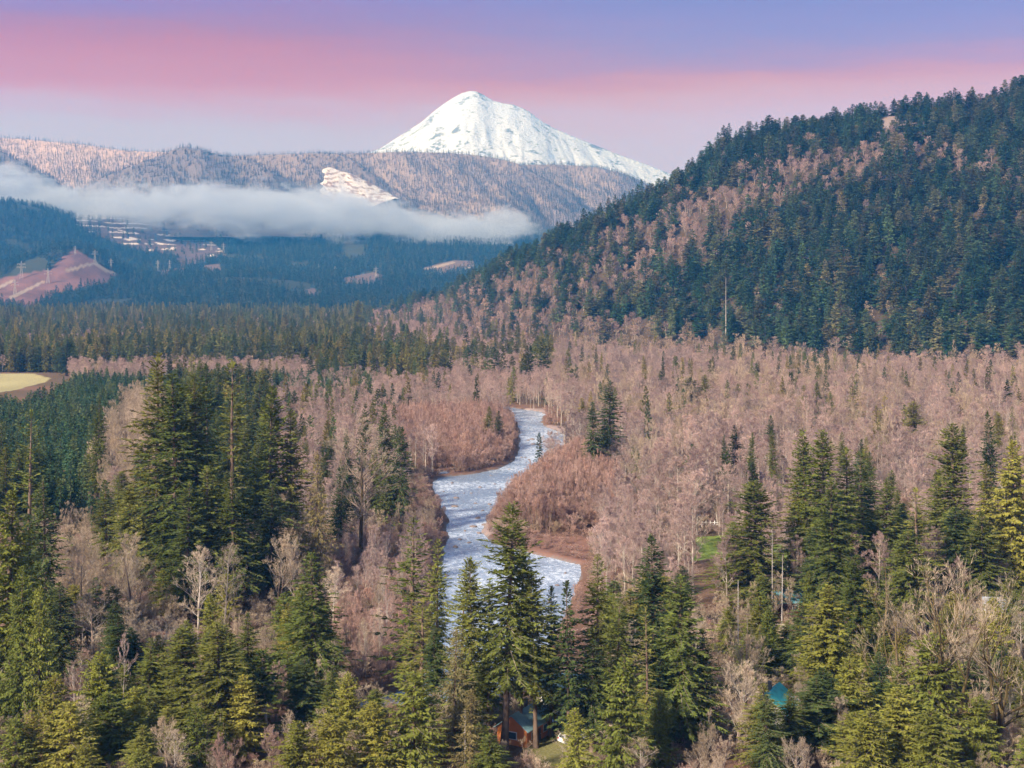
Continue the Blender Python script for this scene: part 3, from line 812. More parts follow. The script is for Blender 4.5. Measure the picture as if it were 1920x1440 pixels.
# lighter meshes for the distant woods
SRC = {}
src_cols = {}
def source(colname, key, me):
    if colname not in src_cols: src_cols[colname] = bpy.data.collections.new(colname)
    c = src_cols[colname]
    o = bpy.data.objects.new(f'{colname}_{len(c.objects):02d}', me)
    c.objects.link(o)
    SRC[key] = (colname, len(c.objects) - 1)
def src_fir(cn, key, seed, mat_, **kw):
    tr, cr, H, Rad = make_fir(seed, **kw)
    source(cn, key, joined(key, tr, cr, M['farbark'], [mat_, Lb]))
    SRC[key] += (H, Rad)
def src_bare(cn, key, seed, mat_, bk, **kw):
    tr, cr, H, Rad = grow_bare(seed, **kw)
    source(cn, key, joined(key, tr, cr, bk, [mat_, bk]))
    SRC[key] += (H, Rad)
for i in range(3):
    src_fir('conifer_models', f'vf{i}', 500 + i, M['forest'], H=30, Rad=5.4, hb=0.06, nbr=150, step=1.0, twl=1.9, tww=0.28, gap=0.15, limb=False, prof_p=0.65, dome=0.1 + 0.15 * i)
for i in range(3):
    src_fir('conifer_models', f'hf{i}', 510 + i, M['hill'], H=34, Rad=5.8, hb=0.08 + 0.05 * i, nbr=160, step=1.0, twl=2.0, tww=0.28, gap=0.2, limb=False, prof_p=0.62, dome=0.1 + 0.18 * i)
for i in range(2):
    src_fir('conifer_models', f'hd{i}', 516 + i, M['hilldark'], H=36, Rad=5.6, hb=0.06, nbr=160, step=1.0, twl=2.0, tww=0.28, gap=0.15, limb=False, prof_p=0.7, dome=0.1)
for i in range(2):
    src_fir('conifer_models', f'yf{i}', 520 + i, M['young'], H=13, Rad=2.9, hb=0.03, nbr=90, step=0.7, twl=1.2, tww=0.32, gap=0.1, limb=False, dome=0.2)
for i in range(2):
    src_fir('conifer_models', f'ff{i}', 530 + i, M['blue'], H=30, Rad=5.0, hb=0.05, nbr=34, step=2.2, twl=3.4, tww=0.42, gap=0.05, limb=False)
for i in range(2):
    src_fir('frost_models', f'fr{i}', 540 + i, M['frost'], H=26, Rad=3.6, hb=0.05, nbr=26, step=2.0, twl=2.6, tww=0.40, gap=0.05, limb=False)
src_fir('frost_models', 'fd0', 545, M['frostdark'], H=26, Rad=3.6, hb=0.05, nbr=26, step=2.0, twl=2.6, tww=0.40, gap=0.05, limb=False)
for i in range(4):
    src_bare('bare_models', f'mb{i}', 550 + i, M['twig_pink'], M['pale_bark'], H=19, spread=3.4, r0=0.17, limbs=16, n2=6, n3=5, n4=3, upb=0.55, tw=0.032, twl=1.25)
for i in range(2):
    src_bare('bare_models', f'mt{i}', 560 + i, M['twig_tan'], M['brown_bark'], H=18, spread=4.2, r0=0.2, limbs=16, n2=6, n3=5, n4=3, upb=0.5, tw=0.034, twl=1.3, stems=2)
for i in range(2):
    src_bare('bare_models', f'mg{i}', 565 + i, M['twig_grey'], M['pale_bark'], H=19, spread=3.8, r0=0.2, limbs=15, n2=6, n3=5, n4=3, upb=0.45, tw=0.032, twl=1.25)
for i in range(2):
    src_bare('bare_models', f'fb{i}', 570 + i, M['twig_pink'], M['pale_bark'], H=17, spread=4.2, r0=0.2, limbs=16, n2=6, n3=0, n4=9, upb=0.5, tw=0.08, twl=2.0)
for i in range(3):
    src_bare('thicket_models', f'wt{i}', 580 + i, M['twig_red'], M['brown_bark'], H=9.5, spread=2.6, r0=0.08, limbs=18, n2=6, n3=5, n4=4, upb=0.65, fork=0.08, stems=4, tw=0.024, twl=0.9)
for i in range(2):
    src_bare('brush_models', f'br{i}', 590 + i, M['twig_tan'], M['brown_bark'], H=4.5, spread=2.0, r0=0.05, limbs=16, n2=5, n3=5, n4=4, upb=0.5, fork=0.05, stems=5, tw=0.018, twl=0.7)
src_bare('brush_models', 'br2', 595, M['twig_red'], M['brown_bark'], H=3.6, spread=1.8, r0=0.04, limbs=16, n2=5, n3=5, n4=4, upb=0.5, fork=0.05, stems=5, tw=0.018, twl=0.7)

# ------------------------------------------------------------------ individual trees: hand placed from the photograph
#   (kind of mesh, column of the trunk, row of the top, distance, crown width in px, label)
HAND = [
 # tall group above the left bank
 ('fir0', 292, 664, 345, 150, 'tallest fir of the green clump, with a ragged double spire'),
 ('fir1', 335, 700, 330, 165, 'broad sunlit fir at the front of the tall green clump'),
 ('dense0', 370, 704, 338, 125, 'full bushy fir on the inner side of the tall green clump'),
 ('dark0', 391, 680, 405, 70, 'narrow dark fir standing just behind the tall green clump'),
 ('sparse0', 436, 674, 356, 120, 'thin yellowish fir with an open see-through top and gappy boughs'),
 ('dense1', 500, 724, 346, 128, 'dense dark dome-shaped fir beside the thin open-topped fir'),
 ('fir2', 548, 768, 350, 90, 'smaller olive fir leaning against the dense dome-shaped fir'),
 ('tan0', 592, 848, 335, 78, 'brownish narrow conifer between the dome-shaped fir and the mossy tree'),
 ('fir3', 385, 872, 318, 130, 'green fir in the lower skirts of the tall clump'),
 ('fir2', 440, 885, 316, 120, 'fir in the shade under the open-topped fir'),
 ('fir1', 345, 900, 312, 110, 'shaded fir at the foot of the tall clump'),
 ('fir1', 245, 905, 345, 95, 'green fir on the plantation side of the tall clump'),
 ('fir3', 300, 880, 350, 90, 'fir filling the gap beneath the tallest fir'),
 ('dark1', 505, 905, 330, 105, 'dark fir below the dense dome-shaped fir'),
 ('fir2', 200, 900, 370, 70, 'small green fir at the edge of the young plantation'),
 ('dark1', 722, 756, 430, 70, 'dark pointed fir right behind the mossy bare tree'),
 ('dark2', 747, 800, 425, 60, 'dark fir shorter and nearer the river than its pointed neighbour'),
 ('dark0', 676, 757, 438, 44, 'slim fir tip rising out of the mossy bare crown'),
 ('dark0', 636, 872, 392, 62, 'black-green fir in deep shade beside the mossy trunk'),
 ('mossy0', 672, 782, 376, 150, 'big bare tree with a mossy golden trunk and spreading crown'),
 # left edge
 ('sparse1', 50, 768, 300, 125, 'tall yellow-green fir with a bare mast showing near its top'),
 ('dark1', 92, 890, 284, 100, 'dark green fir in front of the tall fir with the bare mast'),
 ('dark2', 60, 960, 288, 90, 'dark fir tucked behind the big golden cedar'),
 ('bigcedar0', 14, 920, 236, 140, 'big golden olive cedar cut by the picture edge'),
 ('bigcedar1', 40, 1060, 229, 95, 'second golden cedar in front of the biggest golden one'),
 ('cedar1', 70, 1100, 228, 75, 'small golden cedar spire beside a dark fir'),
 ('dark0', 115, 1090, 262, 85, 'low dark fir behind the golden cedars'),
 # bottom left golden cedars
 ('cedar0', 100, 1265, 211, 103, 'golden cedar with a slim spire among young golden cedars'),
 ('cedar1', 190, 1222, 226, 107, 'golden cedar with a bare pale leader at its tip'),
 ('cedar2', 25, 1348, 204, 97, 'short golden cedar in the bottom corner'),
 ('cedar0', 62, 1335, 206, 85, 'golden cedar next to the short corner cedar'),
 ('cedar2', 128, 1318, 206, 122, 'wide golden cedar with pale limbs showing through'),
 ('cedar1', 205, 1300, 214, 134, 'golden cedar merging into the green firs beside it'),
 ('cedar0', 164, 1390, 198, 73, 'lowest golden cedar tip with a pale stem'),
 ('cedar1', 262, 1404, 198, 63, 'tiny golden cedar tip below the green firs'),
 # bottom left greens
 ('fir2', 275, 1196, 228, 105, 'green fir beside the golden cedars'),
 ('dense0', 348, 1178, 226, 140, 'wide soft green fir in the bottom row'),
 ('fir0', 420, 1168, 223, 165, 'widest soft green fir of the bottom row, with spreading boughs'),
 ('pole0', 502, 1222, 226, 92, 'round-topped green tree on a long bare pale trunk'),
 ('fir3', 590, 1034, 246, 155, 'well-shaped green fir with level boughs above the bottom row'),
 ('fir1', 560, 1110, 262, 100, 'green fir half hidden behind the well-shaped level-boughed fir'),
 ('fir2', 465, 1150, 246, 80, 'green fir peeping over the widest soft green fir'),
 ('dark1', 570, 1230, 232, 105, 'shaded fir under the well-shaped level-boughed fir'),
 ('cedar0', 560, 1352, 202, 128, 'yellow cedar at the bottom edge beside the long pale trunk'),
 ('cedar2', 620, 1338, 203, 134, 'bushy yellow cedar at the bottom edge'),
 ('cedar1', 650, 1262, 216, 87, 'yellow cedar spire left of the bright bushy cedar'),
 ('cedar0', 700, 1316, 206, 134, 'bright yellow-green bushy cedar at the bottom'),
 ('cedar2', 768, 1262, 207, 152, 'tall bright yellow-green cedar in front of the river'),
 # centre
 ('sparse0', 768, 965, 256, 150, 'feathery yellow-green fir with long level boughs at the river edge'),
 ('fir2', 818, 1008, 250, 80, 'slim fir standing right against the river water'),
 ('sparse1', 790, 1120, 244, 120, 'open green fir low on the river edge'),
 ('dark1', 815, 1170, 240, 70, 'thin dark fir between the feathery fir and the pale dry tree'),
 ('tan0', 850, 1178, 217, 105, 'pale dry feathery tree in front of the river'),
 ('tan0', 880, 1290, 206, 90, 'low pale dry tree beside the orange house'),
 ('high0', 945, 946, 223, 150, 'tall central fir rising in front of the river with a mossy top'),
 ('high1', 885, 1046, 226, 110, 'shorter fir beside the tall central fir, nearer the pale dry tree'),
 ('high1', 1005, 1065, 226, 105, 'fir crowding the tall central fir on the car side'),
 ('high0', 975, 1010, 229, 95, 'fir half merged with the tall central fir'),
 ('deadtop0', 1067, 1090, 222, 90, 'thin dark fir with a bare hooked top'),
 ('fir2', 1122, 1040, 236, 95, 'light green fir between the hooked-top fir and the dark river fir'),
 ('fir3', 1155, 1110, 233, 90, 'green fir with mossy limbs in the central row'),
 ('dark1', 1228, 1000, 242, 125, 'dark full fir with an even pointed top'),
 ('fir1', 1278, 1078, 223, 150, 'dark green fir with sweeping boughs beside the bare maple'),
 ('sparse1', 1215, 1135, 221, 75, 'pale young spire with stiff whorled twigs before the dark full fir'),
 ('cedar1', 1160, 1235, 206, 128, 'orange-gold cedar in the bottom row beside the white car'),
 ('dark2', 1110, 1200, 224, 95, 'dark fir shading the white car'),
 ('dark0', 1240, 1230, 222, 110, 'dark fir at the foot of the sweeping dark green fir'),
 ('dark1', 1320, 1180, 226, 80, 'dark fir half hidden beside the sweeping dark green fir'),
 ('fir2', 1032, 1098, 232, 85, 'fir beside the hooked-top fir, screening the river'),
 ('sparse1', 862, 1072, 237, 85, 'open thin fir in front of the near river bank'),
 ('fir3', 916, 1085, 233, 95, 'fir low between the tall central fir and its shorter neighbour'),
 ('tanbare0', 1426, 1282, 214, 105, 'bare twiggy tree screening the gable of the turquoise roofed house'),
 ('fir1', 1474, 1165, 272, 62, 'small fir at the corner of the beige shed'),
 ('tan0', 1426, 1188, 264, 66, 'small dry conifer half covering the beige shed'),
 ('fir2', 1478, 1292, 217, 85, 'green fir at the corner of the turquoise roofed house'),
 # right
 ('dense0', 1415, 902, 322, 150, 'broad olive fir standing alone beside the green lawn'),
 ('fir2', 1372, 978, 330, 110, 'olive fir crowding the broad one beside the green lawn'),
 ('fir1', 1518, 806, 332, 95, 'first tall fir of the big stand beside the blue roof'),
 ('dense1', 1550, 808, 326, 135, 'full rounded fir in the big stand beside the blue roof'),
 ('fir3', 1592, 838, 332, 110, 'fir with spreading boughs in the big stand'),
 ('dark2', 1622, 846, 345, 80, 'dark fir at the back of the big stand'),
 ('fir0', 1562, 896, 304, 125, 'lighter fir in front of the big stand with drooping boughs'),
 ('fir2', 1495, 880, 336, 80, 'fir at the lawn side of the big stand'),
 ('dark0', 1532, 985, 318, 100, 'shaded dark fir below the big stand'),
 ('fir1', 1660, 900, 335, 95, 'olive fir between the big stand and the dense dome fir'),
 ('sparse1', 1722, 914, 318, 125, 'brown-olive open fir next to the dense dome fir'),
 ('dense0', 1790, 796, 346, 125, 'dense dome-topped olive fir near the picture edge'),
 ('dark1', 1866, 772, 372, 62, 'dark narrow spire rising above the bare wood'),
 ('dark0', 1790, 950, 330, 120, 'dark fir beneath the dense dome-topped olive fir'),
 ('bigcedar0', 1898, 826, 332, 125, 'yellow-green cedar at the picture edge above the white roof'),
 ('fir3', 1848, 870, 338, 95, 'olive fir between the dome-topped fir and the edge cedar'),
 ('fir1', 1700, 990, 300, 120, 'olive fir behind the big bare maple'),
 ('fir2', 1840, 960, 322, 110, 'green fir above the pale building'),
 ('fir0', 1760, 880, 355, 70, 'slim fir behind the dome-topped olive fir'),
 ('bigcedar1', 1552, 1096, 247, 155, 'large olive-yellow cedar with a sharp tip below the big stand'),
 ('fir1', 1606, 1040, 268, 110, 'olive fir just behind the large sharp-tipped cedar'),
 ('dark2', 1500, 1120, 262, 85, 'dark fir beside the large sharp-tipped cedar'),
 ('cedar2', 1740, 1190, 217, 152, 'bright yellow-green cedar in front of the big bare maple'),
 ('dark1', 1535, 1270, 222, 150, 'dark green fir at the foot of the large sharp-tipped cedar'),
 ('cedar0', 1625, 1330, 206, 140, 'low yellow cedar below the big bare maple'),
 ('cedar1', 1685, 1290, 212, 134, 'olive cedar crowding the bright yellow-green cedar'),
 ('cedar2', 1590, 1230, 228, 109, 'olive cedar behind the low yellow cedar'),
 ('cedar0', 1755, 1330, 205, 146, 'lower bushy cedar in front of the bright yellow-green cedar'),
 ('maple0', 1790, 1046, 219, 300, 'big spreading bare maple with dark mossy forking limbs'),
 ('maple1', 1870, 1070, 222, 260, 'second bare maple with dark limbs at the picture edge'),
 ('maple1', 1690, 1080, 236, 220, 'bare maple with upright pale twigs behind the bright cedar'),
 ('tanbare0', 1398, 1128, 236, 120, 'bare grey-tan tree with a dark lower trunk by the turquoise roof'),
 ('tanbare1', 1380, 1240, 220, 110, 'low tangled bare tree before the turquoise roof'),
 ('tanbare2', 1338, 1380, 200, 80, 'small pale bare tree at the bottom edge'),
 ('tanbare1', 1490, 1385, 200, 80, 'small bare bush-like tree below the turquoise roofed house'),
 ('bare0', 1300, 925, 342, 75, 'bare tree with a dark straight trunk beside the green lawn'),
 # left foreground bare trees
 ('alder0', 372, 1022, 292, 95, 'pale bare alder with fine ascending twigs below the green clump'),
 ('alder1', 420, 1018, 300, 70, 'pale bare alder just behind the brightest pale alder'),
 ('tanbare0', 205, 1000, 312, 130, 'wide tangled bare tree left of the pale alders'),
 ('tanbare1', 150, 1010, 308, 100, 'tangled bare tree beside the dark fir'),
 ('tanbare2', 255, 1005, 306, 110, 'tangled brown bare tree beside the green clump'),
 ('tanbare0', 175, 1090, 285, 110, 'lower bare tree with mossy limbs among tangled neighbours'),
 ('tanbare2', 260, 1120, 280, 100, 'brown bare tree above the green bottom row'),
 ('thin0', 76, 1195, 232, 34, 'slender bare white-stemmed tree before the golden cedars'),
 ('thin0', 142, 1235, 226, 40, 'slender bare pale sapling over the golden cedars'),
 ('thin0', 230, 1185, 236, 36, 'slender pale stemmed tree beside the first green fir'),
 ('alder1', 310, 1150, 262, 85, 'bare pinkish tree behind the wide green firs'),
 ('tanbare1', 520, 1000, 318, 95, 'bare tan tree in front of the dark firs'),
 ('tanbare0', 555, 920, 345, 95, 'bare pale-topped tree beside the brownish narrow conifer'),
 ('tanbare2', 560, 1010, 318, 90, 'bare tree with dense brush-like twigs in mid slope'),
 ('alder0', 625, 1060, 300, 70, 'bare tree at the edge of the reddish thicket'),
 ('bare1', 1130, 905, 420, 60, 'bare tree at the head of the side channel'),
 # scattered conifers in the bare wood across the river
 ('dark0', 1112, 752, 528, 52, 'dark fir at the near end of a small group across the river'),
 ('dark2', 1145, 714, 545, 62, 'tallest dark fir of the small group across the river'),
 ('dark1', 1130, 790, 530, 50, 'lower dark fir of the small group across the river'),
 ('dark1', 1296, 832, 452, 56, 'lone dark fir amid the pink bare trees'),
 ('dark2', 1380, 797, 505, 42, 'small lone fir above the broad olive fir'),
 ('dark0', 1412, 856, 425, 60, 'dark fir directly behind the broad olive fir'),
 ('dark1', 1446, 778, 570, 34, 'little dark fir far out in the bare wood'),
 ('fir2', 1510, 722, 690, 34, 'first of three small firs in the bare wood'),
 ('fir0', 1537, 716, 690, 40, 'middle fir of three small firs in the bare wood'),
 ('cedar0', 1556, 736, 690, 30, 'yellowish small conifer beside the three small firs'),
 ('sparse0', 1602, 704, 690, 42, 'thin pale fir past the three small firs'),
 ('dense1', 1716, 752, 640, 62, 'round green conifer in the bare wood near the picture edge'),
 ('fir1', 1322, 702, 800, 42, 'small dark fir beyond the bare wood'),
 ('dense0', 1292, 706, 800, 60, 'bushy green conifer beyond the bare wood'),
 ('fir3', 1650, 770, 600, 32, 'slim fir near the round green conifer'),
 ('dark0', 125, 636, 1180, 56, 'big dark fir at the end of the pale field'),
 ('dense1', 670, 563, 1950, 40, 'big dark rounded conifer alone above the valley forest'),
 ('fir0', 915, 762, 640, 30, 'slim dark fir on the left river bend'),
 ('dark2', 932, 770, 650, 26, 'slimmer dark fir by the water of the river bend'),
]
TREES = []      # dicts: kind, X, Y, z, h, w(m radius), label, group
for kd, x, ytop, Y, wp, lab in HAND:
    X = gx(x, Y); zb = float(ground_z(X, Y))
    TREES.append(dict(p=kd, X=X, Y=Y, z=zb, h=CH - (ytop - HOR) / F * Y - zb, r=wp / 2 * Y / F, label=lab, group=None, hand=True))

# ------------------------------------------------------------------ scattered trees
def jitter_grid(Ya, Yb, sp, ulo=-330, uhi=2250, seed=0):
    rg = np.random.default_rng(seed)
    xs = []; ys = []
    Y = Ya
    while Y < Yb:
        a = gx(ulo, Y); b = gx(uhi, Y)
        n = max(1, int((b - a) / sp))
        xs.append(a + (np.arange(n) + rg.random(n)) * (b - a) / n)
        ys.append(Y + rg.random(n) * sp)
        Y += sp
    return np.concatenate(xs), np.concatenate(ys)

BARE, CONI, WILLOW, BRUSH, CEDAR = [], [], [], [], []   # (X,Y,z,h,r,src/pool,label,group)
def g_of(lab): return lab[1]
LG = {
 'plant': ('young dark green conifer in the dense plantation below the pale field', 'young conifers of the dense plantation'),
 'valley': ('olive green conifer in the valley forest beyond the pale field', 'conifers of the far valley forest'),
 'rightc': ('dark conifer scattered in the bare wood between river and hill', 'conifers scattered in the bare wood'),
 'hillc': ('blue-green conifer on the steep wooded hillside', 'conifers on the wooded hillside'),
 'frontc': ('green fir filling the row between taller foreground firs', 'filler firs of the foreground row'),
 'frontd': ('young golden green cedar filling the row between taller foreground trees', 'filler cedars of the foreground row'),
 'leftc': ('dark conifer standing in the pink bare trees left of the river', 'conifers among the bare trees on the near bank'),
 'rightb': ('bare pinkish tree in the wide wood between river and hill', 'bare trees of the wide wood across the river'),
 'leftb': ('bare pinkish tree on the bank inside the river bend', 'bare trees inside the river bend'),
 'palb': ('rounded pale bare tree between the plantation and the tall green clump', 'pale bare trees beside the plantation'),
 'frontb': ('tangled bare tree in the foreground undergrowth between conifers', 'bare trees of the foreground undergrowth'),
 'thickb': ('slender bare stem in the reddish thicket beside the near river', 'slender bare stems in the reddish thicket'),
 'hillb': ('bare tan tree on the wooded hillside', 'bare trees on the hillside'),
 'valb': ('bare pinkish tree far out on the valley floor', 'bare trees of the far valley floor'),
}
rg = np.random.default_rng(99)
def clear_of_hand(X, Y, rad):
    ok = np.ones(len(X), bool)
    for T in TREES:
        if T.get('hand') and T['Y'] < 460:
            ok &= np.hypot(X - T['X'], Y - T['Y']) > min(T['r'], 5.0) * rad
    return ok

def scatter(Ya, Yb, sp, seed, rule):
    X, Y = jitter_grid(Ya, Yb, sp, seed=seed)
    u = 960 + F * X / Y; v = HOR + CH * F / Y
    rd_ = river_depth(X, Y)
    bad = (rd_ > (-0.8 if rule.__name__ == 'bank_rule' else -2.5)) | inpoly(u, v, P_GAP) | inpoly(u, v, P_FIELD) | anyp(u, v, P_LAWN) | anyp(u, v, P_HOUSES) | inpoly(u, v, P_BAR[2]) | inpoly(u, v, P_BAR[0])
    X, Y, u, v = X[~bad], Y[~bad], u[~bad], v[~bad]
    z = ground_z(X, Y)
    rule(X, Y, u, v, z)

# river frontage polygons (ground rows)
P_ISLE_L = [(700, 800), (968, 788), (972, 850), (950, 872), (905, 886), (850, 897), (812, 890), (770, 870)]
P_ISLE_R = [(1004, 880), (1040, 862), (1110, 880), (1165, 940), (1150, 1004), (1000, 1004), (945, 985), (935, 950), (975, 915)]
P_THICK = [(630, 1040), (800, 1010), (806, 1060), (800, 1200), (770, 1330), (640, 1330), (620, 1180)]
P_RIVERVIEW = [(770, 1060), (1110, 1060), (1120, 1340), (740, 1340)]
P_STAND = [(1480, 1040), (1930, 1020), (1930, 1110), (1490, 1130)]

def mid_rule(X, Y, u, v, z):
    nz = fbm(X / 60, Y / 90, 201, 3); nz2 = fbm(X / 25, Y / 30, 202, 2)
    rnd = rg.random(len(X))
    hz_ = hill_z(X, Y)
    for i in range(len(X)):
        x, y, uu, vv = X[i], Y[i], u[i], v[i]
        if hz_[i] > 6: continue
        plant = bool(inpoly(np.array([uu]), np.array([vv]), P_PLANT)[0] or inpoly(np.array([uu]), np.array([vv]), P_PLANT2)[0])
        if plant: continue
        if inpoly(np.array([uu]), np.array([vv]), P_C)[0]:
            BARE.append((x, y, z[i], rg.uniform(14, 20), rg.uniform(3.6, 5.0), 'tan', 'palb')); continue
        if uu > 1035 and vv > 645:
            if inpoly(np.array([uu]), np.array([vv]), P_ISLE_R)[0]: continue
            pc = 0.03 + 0.30 * (nz[i] > 0.30) + (0.10 if vv > 930 and uu > 1250 else 0)
            if rnd[i] < pc: CONI.append((x, y, z[i], rg.uniform(14, 27), rg.uniform(2.4, 3.8), 'vf', 'rightc'))
            else:
                q = nz2[i] + 0.6 * nz[i] + rg.normal(0, 0.12)
                BARE.append((x, y, z[i], (rg.uniform(11, 21) if rnd[i] < 0.9 else rg.uniform(20, 26)) * (0.92 + 0.55 * nz2[i]), rg.uniform(2.8, 5.8), 'pink' if -0.16 < q < 0.27 else ('tan' if q > 0 else 'grey'), 'rightb'))
            continue
        if uu > 500 and vv > 738:
            if inpoly(np.array([uu]), np.array([vv]), P_ISLE_L)[0]: continue
            if vv > 905 and uu > 760: continue
            pc = 0.09 + 0.45 * (nz[i] > 0.06) * (uu < 800)
            if rnd[i] < pc: CONI.append((x, y, z[i], rg.uniform(15, 26), rg.uniform(2.4, 3.8), 'vf', 'leftc'))
            else: BARE.append((x, y, z[i], rg.uniform(13, 21), rg.uniform(2.9, 4.4), 'pink', 'leftb'))
            continue
        if uu < 150 and 733 < vv < 800: continue
        if uu < 132 and 699 < vv <= 733: continue
        if uu < 720 and 722 < vv < 762:
            CONI.append((x, y, z[i], rg.uniform(9, 15), rg.uniform(2.4, 3.4), 'yf', 'plant')); continue
        # valley floor farther out
        bandb = (130 < uu < 590 and 704 < vv < 722)
        pb = 0.22 + 0.5 * sstep(uu, 620, 900) + 0.55 * (nz[i] > 0.14)
        if 500 < uu < 800 and 655 < vv < 738: pb = 0.22 + 0.3 * (nz[i] > 0.2)
        if uu > 900: pb = max(pb, 0.62)
        if uu > 700 and vv < 680: pb = max(pb, 0.84)
        if bandb: pb = 0.95
        if 240 < uu < 520 and 722 < vv < 760: pb = 0.05
        if rnd[i] < pb: BARE.append((x, y, z[i], rg.uniform(13, 19), rg.uniform(3.4, 5.2), 'pink' if rnd[i] < pb * 0.7 else 'tan', 'valb'))
        else:
            tall = 24 + 9 * (nz2[i] > 0.1)
            if uu < 110 and 690 < vv < 700: tall = 30
            CONI.append((x, y, z[i], tall * rg.uniform(0.7, 1.15), rg.uniform(4.0, 6.4), 'vf', 'valley'))
scatter(418, 1500, 8.6, 11, mid_rule)
scatter(1500, 3350, 13.5, 12, mid_rule)

def plant_rule(X, Y, u, v, z):
    m_ = inpoly(u, v, P_PLANT) | inpoly(u, v, P_PLANT2)
    for i in np.nonzero(m_)[0]:
        CONI.append((X[i], Y[i], z[i], rg.uniform(7, 15), rg.uniform(2.2, 3.3), 'yf', 'plant'))
scatter(430, 1120, 5.3, 13, plant_rule)

def hill_rule(X, Y, u, v, z):
    hz_ = hill_z(X, Y)
    yr = interp(u, RIDGE_Y); yb = interp(u, BASE_Y)
    s = (Y - yb) / (yr - yb)
    pv = HOR + F * (CH - z) / Y
    # tan broadleaf band running up the hill
    band = np.exp(-((pv - interp(u, [(780, 570), (880, 575), (1000, 550), (1100, 535), (1200, 490), (1300, 435), (1400, 375), (1480, 335), (1560, 330), (1660, 262), (1800, 320), (2000, 400)])) / interp(u, [(800, 45), (1000, 66), (1200, 58), (1350, 50), (1500, 40), (1700, 26), (2000, 12)])) ** 2)
    nz = fbm(X / 70, Y / 70, 301, 3)
    pb = np.clip(0.72 * band + 0.6 * nz * (band > 0.15) + 0.05 + 0.14 * (nz > 0.3), 0, 0.92)
    foot = sstep(pv - interp(u, [(640, 556), (760, 560), (860, 566), (1000, 590), (1150, 602), (1300, 628), (1500, 662), (1700, 690), (2000, 720)]), -10, 14)
    pb = np.maximum(pb, 0.86 * foot)
    pb = np.where(s < 0.06, np.maximum(pb, 0.45), pb)
    pb = np.where(s > 0.9, 0.02, pb)
    rnd = rg.random(len(X))
    for i in range(len(X)):
        if hz_[i] <= 6 or s[i] > 1.22: continue
        if 1640 < u[i] < 1735 and 205 < pv[i] < 260 and s[i] < 1 and rnd[i] < 0.45: continue
        if rnd[i] < pb[i]: BARE.append((X[i], Y[i], z[i] - 0.6, rg.uniform(13, 20), rg.uniform(4.4, 6.8), 'tan' if rnd[i] < pb[i] * 0.75 else 'pink', 'hillb'))
        else: CONI.append((X[i], Y[i], z[i] - 0.6, (rg.uniform(18, 40) if s[i] < 0.88 else rg.uniform(18, 34)) * (0.85 + 0.5 * max(0, nz[i])) * (1.25 if rnd[i] > 0.96 and s[i] < 0.85 else 1), rg.uniform(6.0, 11.0), 'hf', 'hillc'))
scatter(1080, 3000, 12.8, 14, hill_rule)

def front_rule(X, Y, u, v, z):
    ok = clear_of_hand(X, Y, 0.75)
    inframe = (u > -40) & (u < 1960)
    rnd = rg.random(len(X))
    A1 = inpoly(u, v, P_THICK); A2 = inpoly(u, v, P_RIVERVIEW); A3 = inpoly(u, v, P_STAND)
    for i in range(len(X)):
        if not ok[i]: continue
        if A1[i]: BARE.append((X[i], Y[i], z[i], rg.uniform(9, 14), rg.uniform(1.3, 2.2), 'thin', 'thickb')); continue
        if A2[i]: continue
        if 590 < u[i] < 830 and v[i] < 1040:
            BARE.append((X[i], Y[i], z[i], rg.uniform(9, 13), rg.uniform(2.2, 3.2), 'front', 'frontb')); continue
        if A3[i] or (u[i] < 560 and v[i] < 1100 and u[i] > 180):
            if rnd[i] < 0.5: CONI.append((X[i], Y[i], z[i], rg.uniform(11, 20), rg.uniform(2.6, 3.8), 'front', 'frontc'))
            else: BARE.append((X[i], Y[i], z[i], rg.uniform(7, 12), rg.uniform(2.4, 3.6), 'front', 'frontb'))
            continue
        if inframe[i] and rnd[i] < (0.2 if v[i] > 1260 else 0.12) and v[i] > 1150: CEDAR.append((X[i], Y[i], z[i], rg.uniform(7, 14), rg.uniform(2.8, 4.2), 'cedar', 'frontd'))
        elif rnd[i] < 0.38 and v[i] > 1150: CONI.append((X[i], Y[i], z[i], rg.uniform(8, 15), rg.uniform(3.0, 4.6), 'front', 'frontc'))
        elif u[i] > 1035 and v[i] < 1150: BARE.append((X[i], Y[i], z[i], rg.uniform(11, 18), rg.uniform(2.4, 3.6), 'pink', 'rightb'))
        else: BARE.append((X[i], Y[i], z[i], rg.uniform(6, 11), rg.uniform(2.0, 3.2), 'front', 'frontb'))
scatter(203, 418, 6.9, 15, front_rule)

def willow_rule(X, Y, u, v, z):
    m_ = inpoly(u, v, P_ISLE_L) | inpoly(u, v, P_ISLE_R)
    for i in np.nonzero(m_)[0]:
        d = -river_depth(X[i:i + 1], Y[i:i + 1])[0]
        h = min(13.5, 5.0 + 0.55 * d) * rg.uniform(0.8, 1.15)
        WILLOW.append((X[i], Y[i], z[i], h, rg.uniform(2.2, 3.2)))
scatter(400, 800, 3.6, 16, willow_rule)
def bank_rule(X, Y, u, v, z):
    d = -river_depth(X, Y)
    for i in np.nonzero((d < 9) & (d > 0.8) & (u < 1150) & (v < 1320))[0]:
        if rg.random() < 0.8: WILLOW.append((X[i], Y[i], z[i], rg.uniform(1.8, 4.5), rg.uniform(1.2, 2.2)))
scatter(262, 850, 3.4, 17, bank_rule)
def bar_rule(u0, u1):
    X, Y = jitter_grid(345, 440, 3.0, ulo=975, uhi=1120, seed=61)
    u = 960 + F * X / Y; v = HOR + CH * F / Y
    m_ = inpoly(u, v, P_BAR[2]) & (river_depth(X, Y) < -1.5)
    z = ground_z(X, Y)
    for i in np.nonzero(m_)[0]:
        if rg.random() < 0.6: WILLOW.append((X[i], Y[i], z[i], rg.uniform(1.2, 3.2), rg.uniform(1.0, 2.0)))
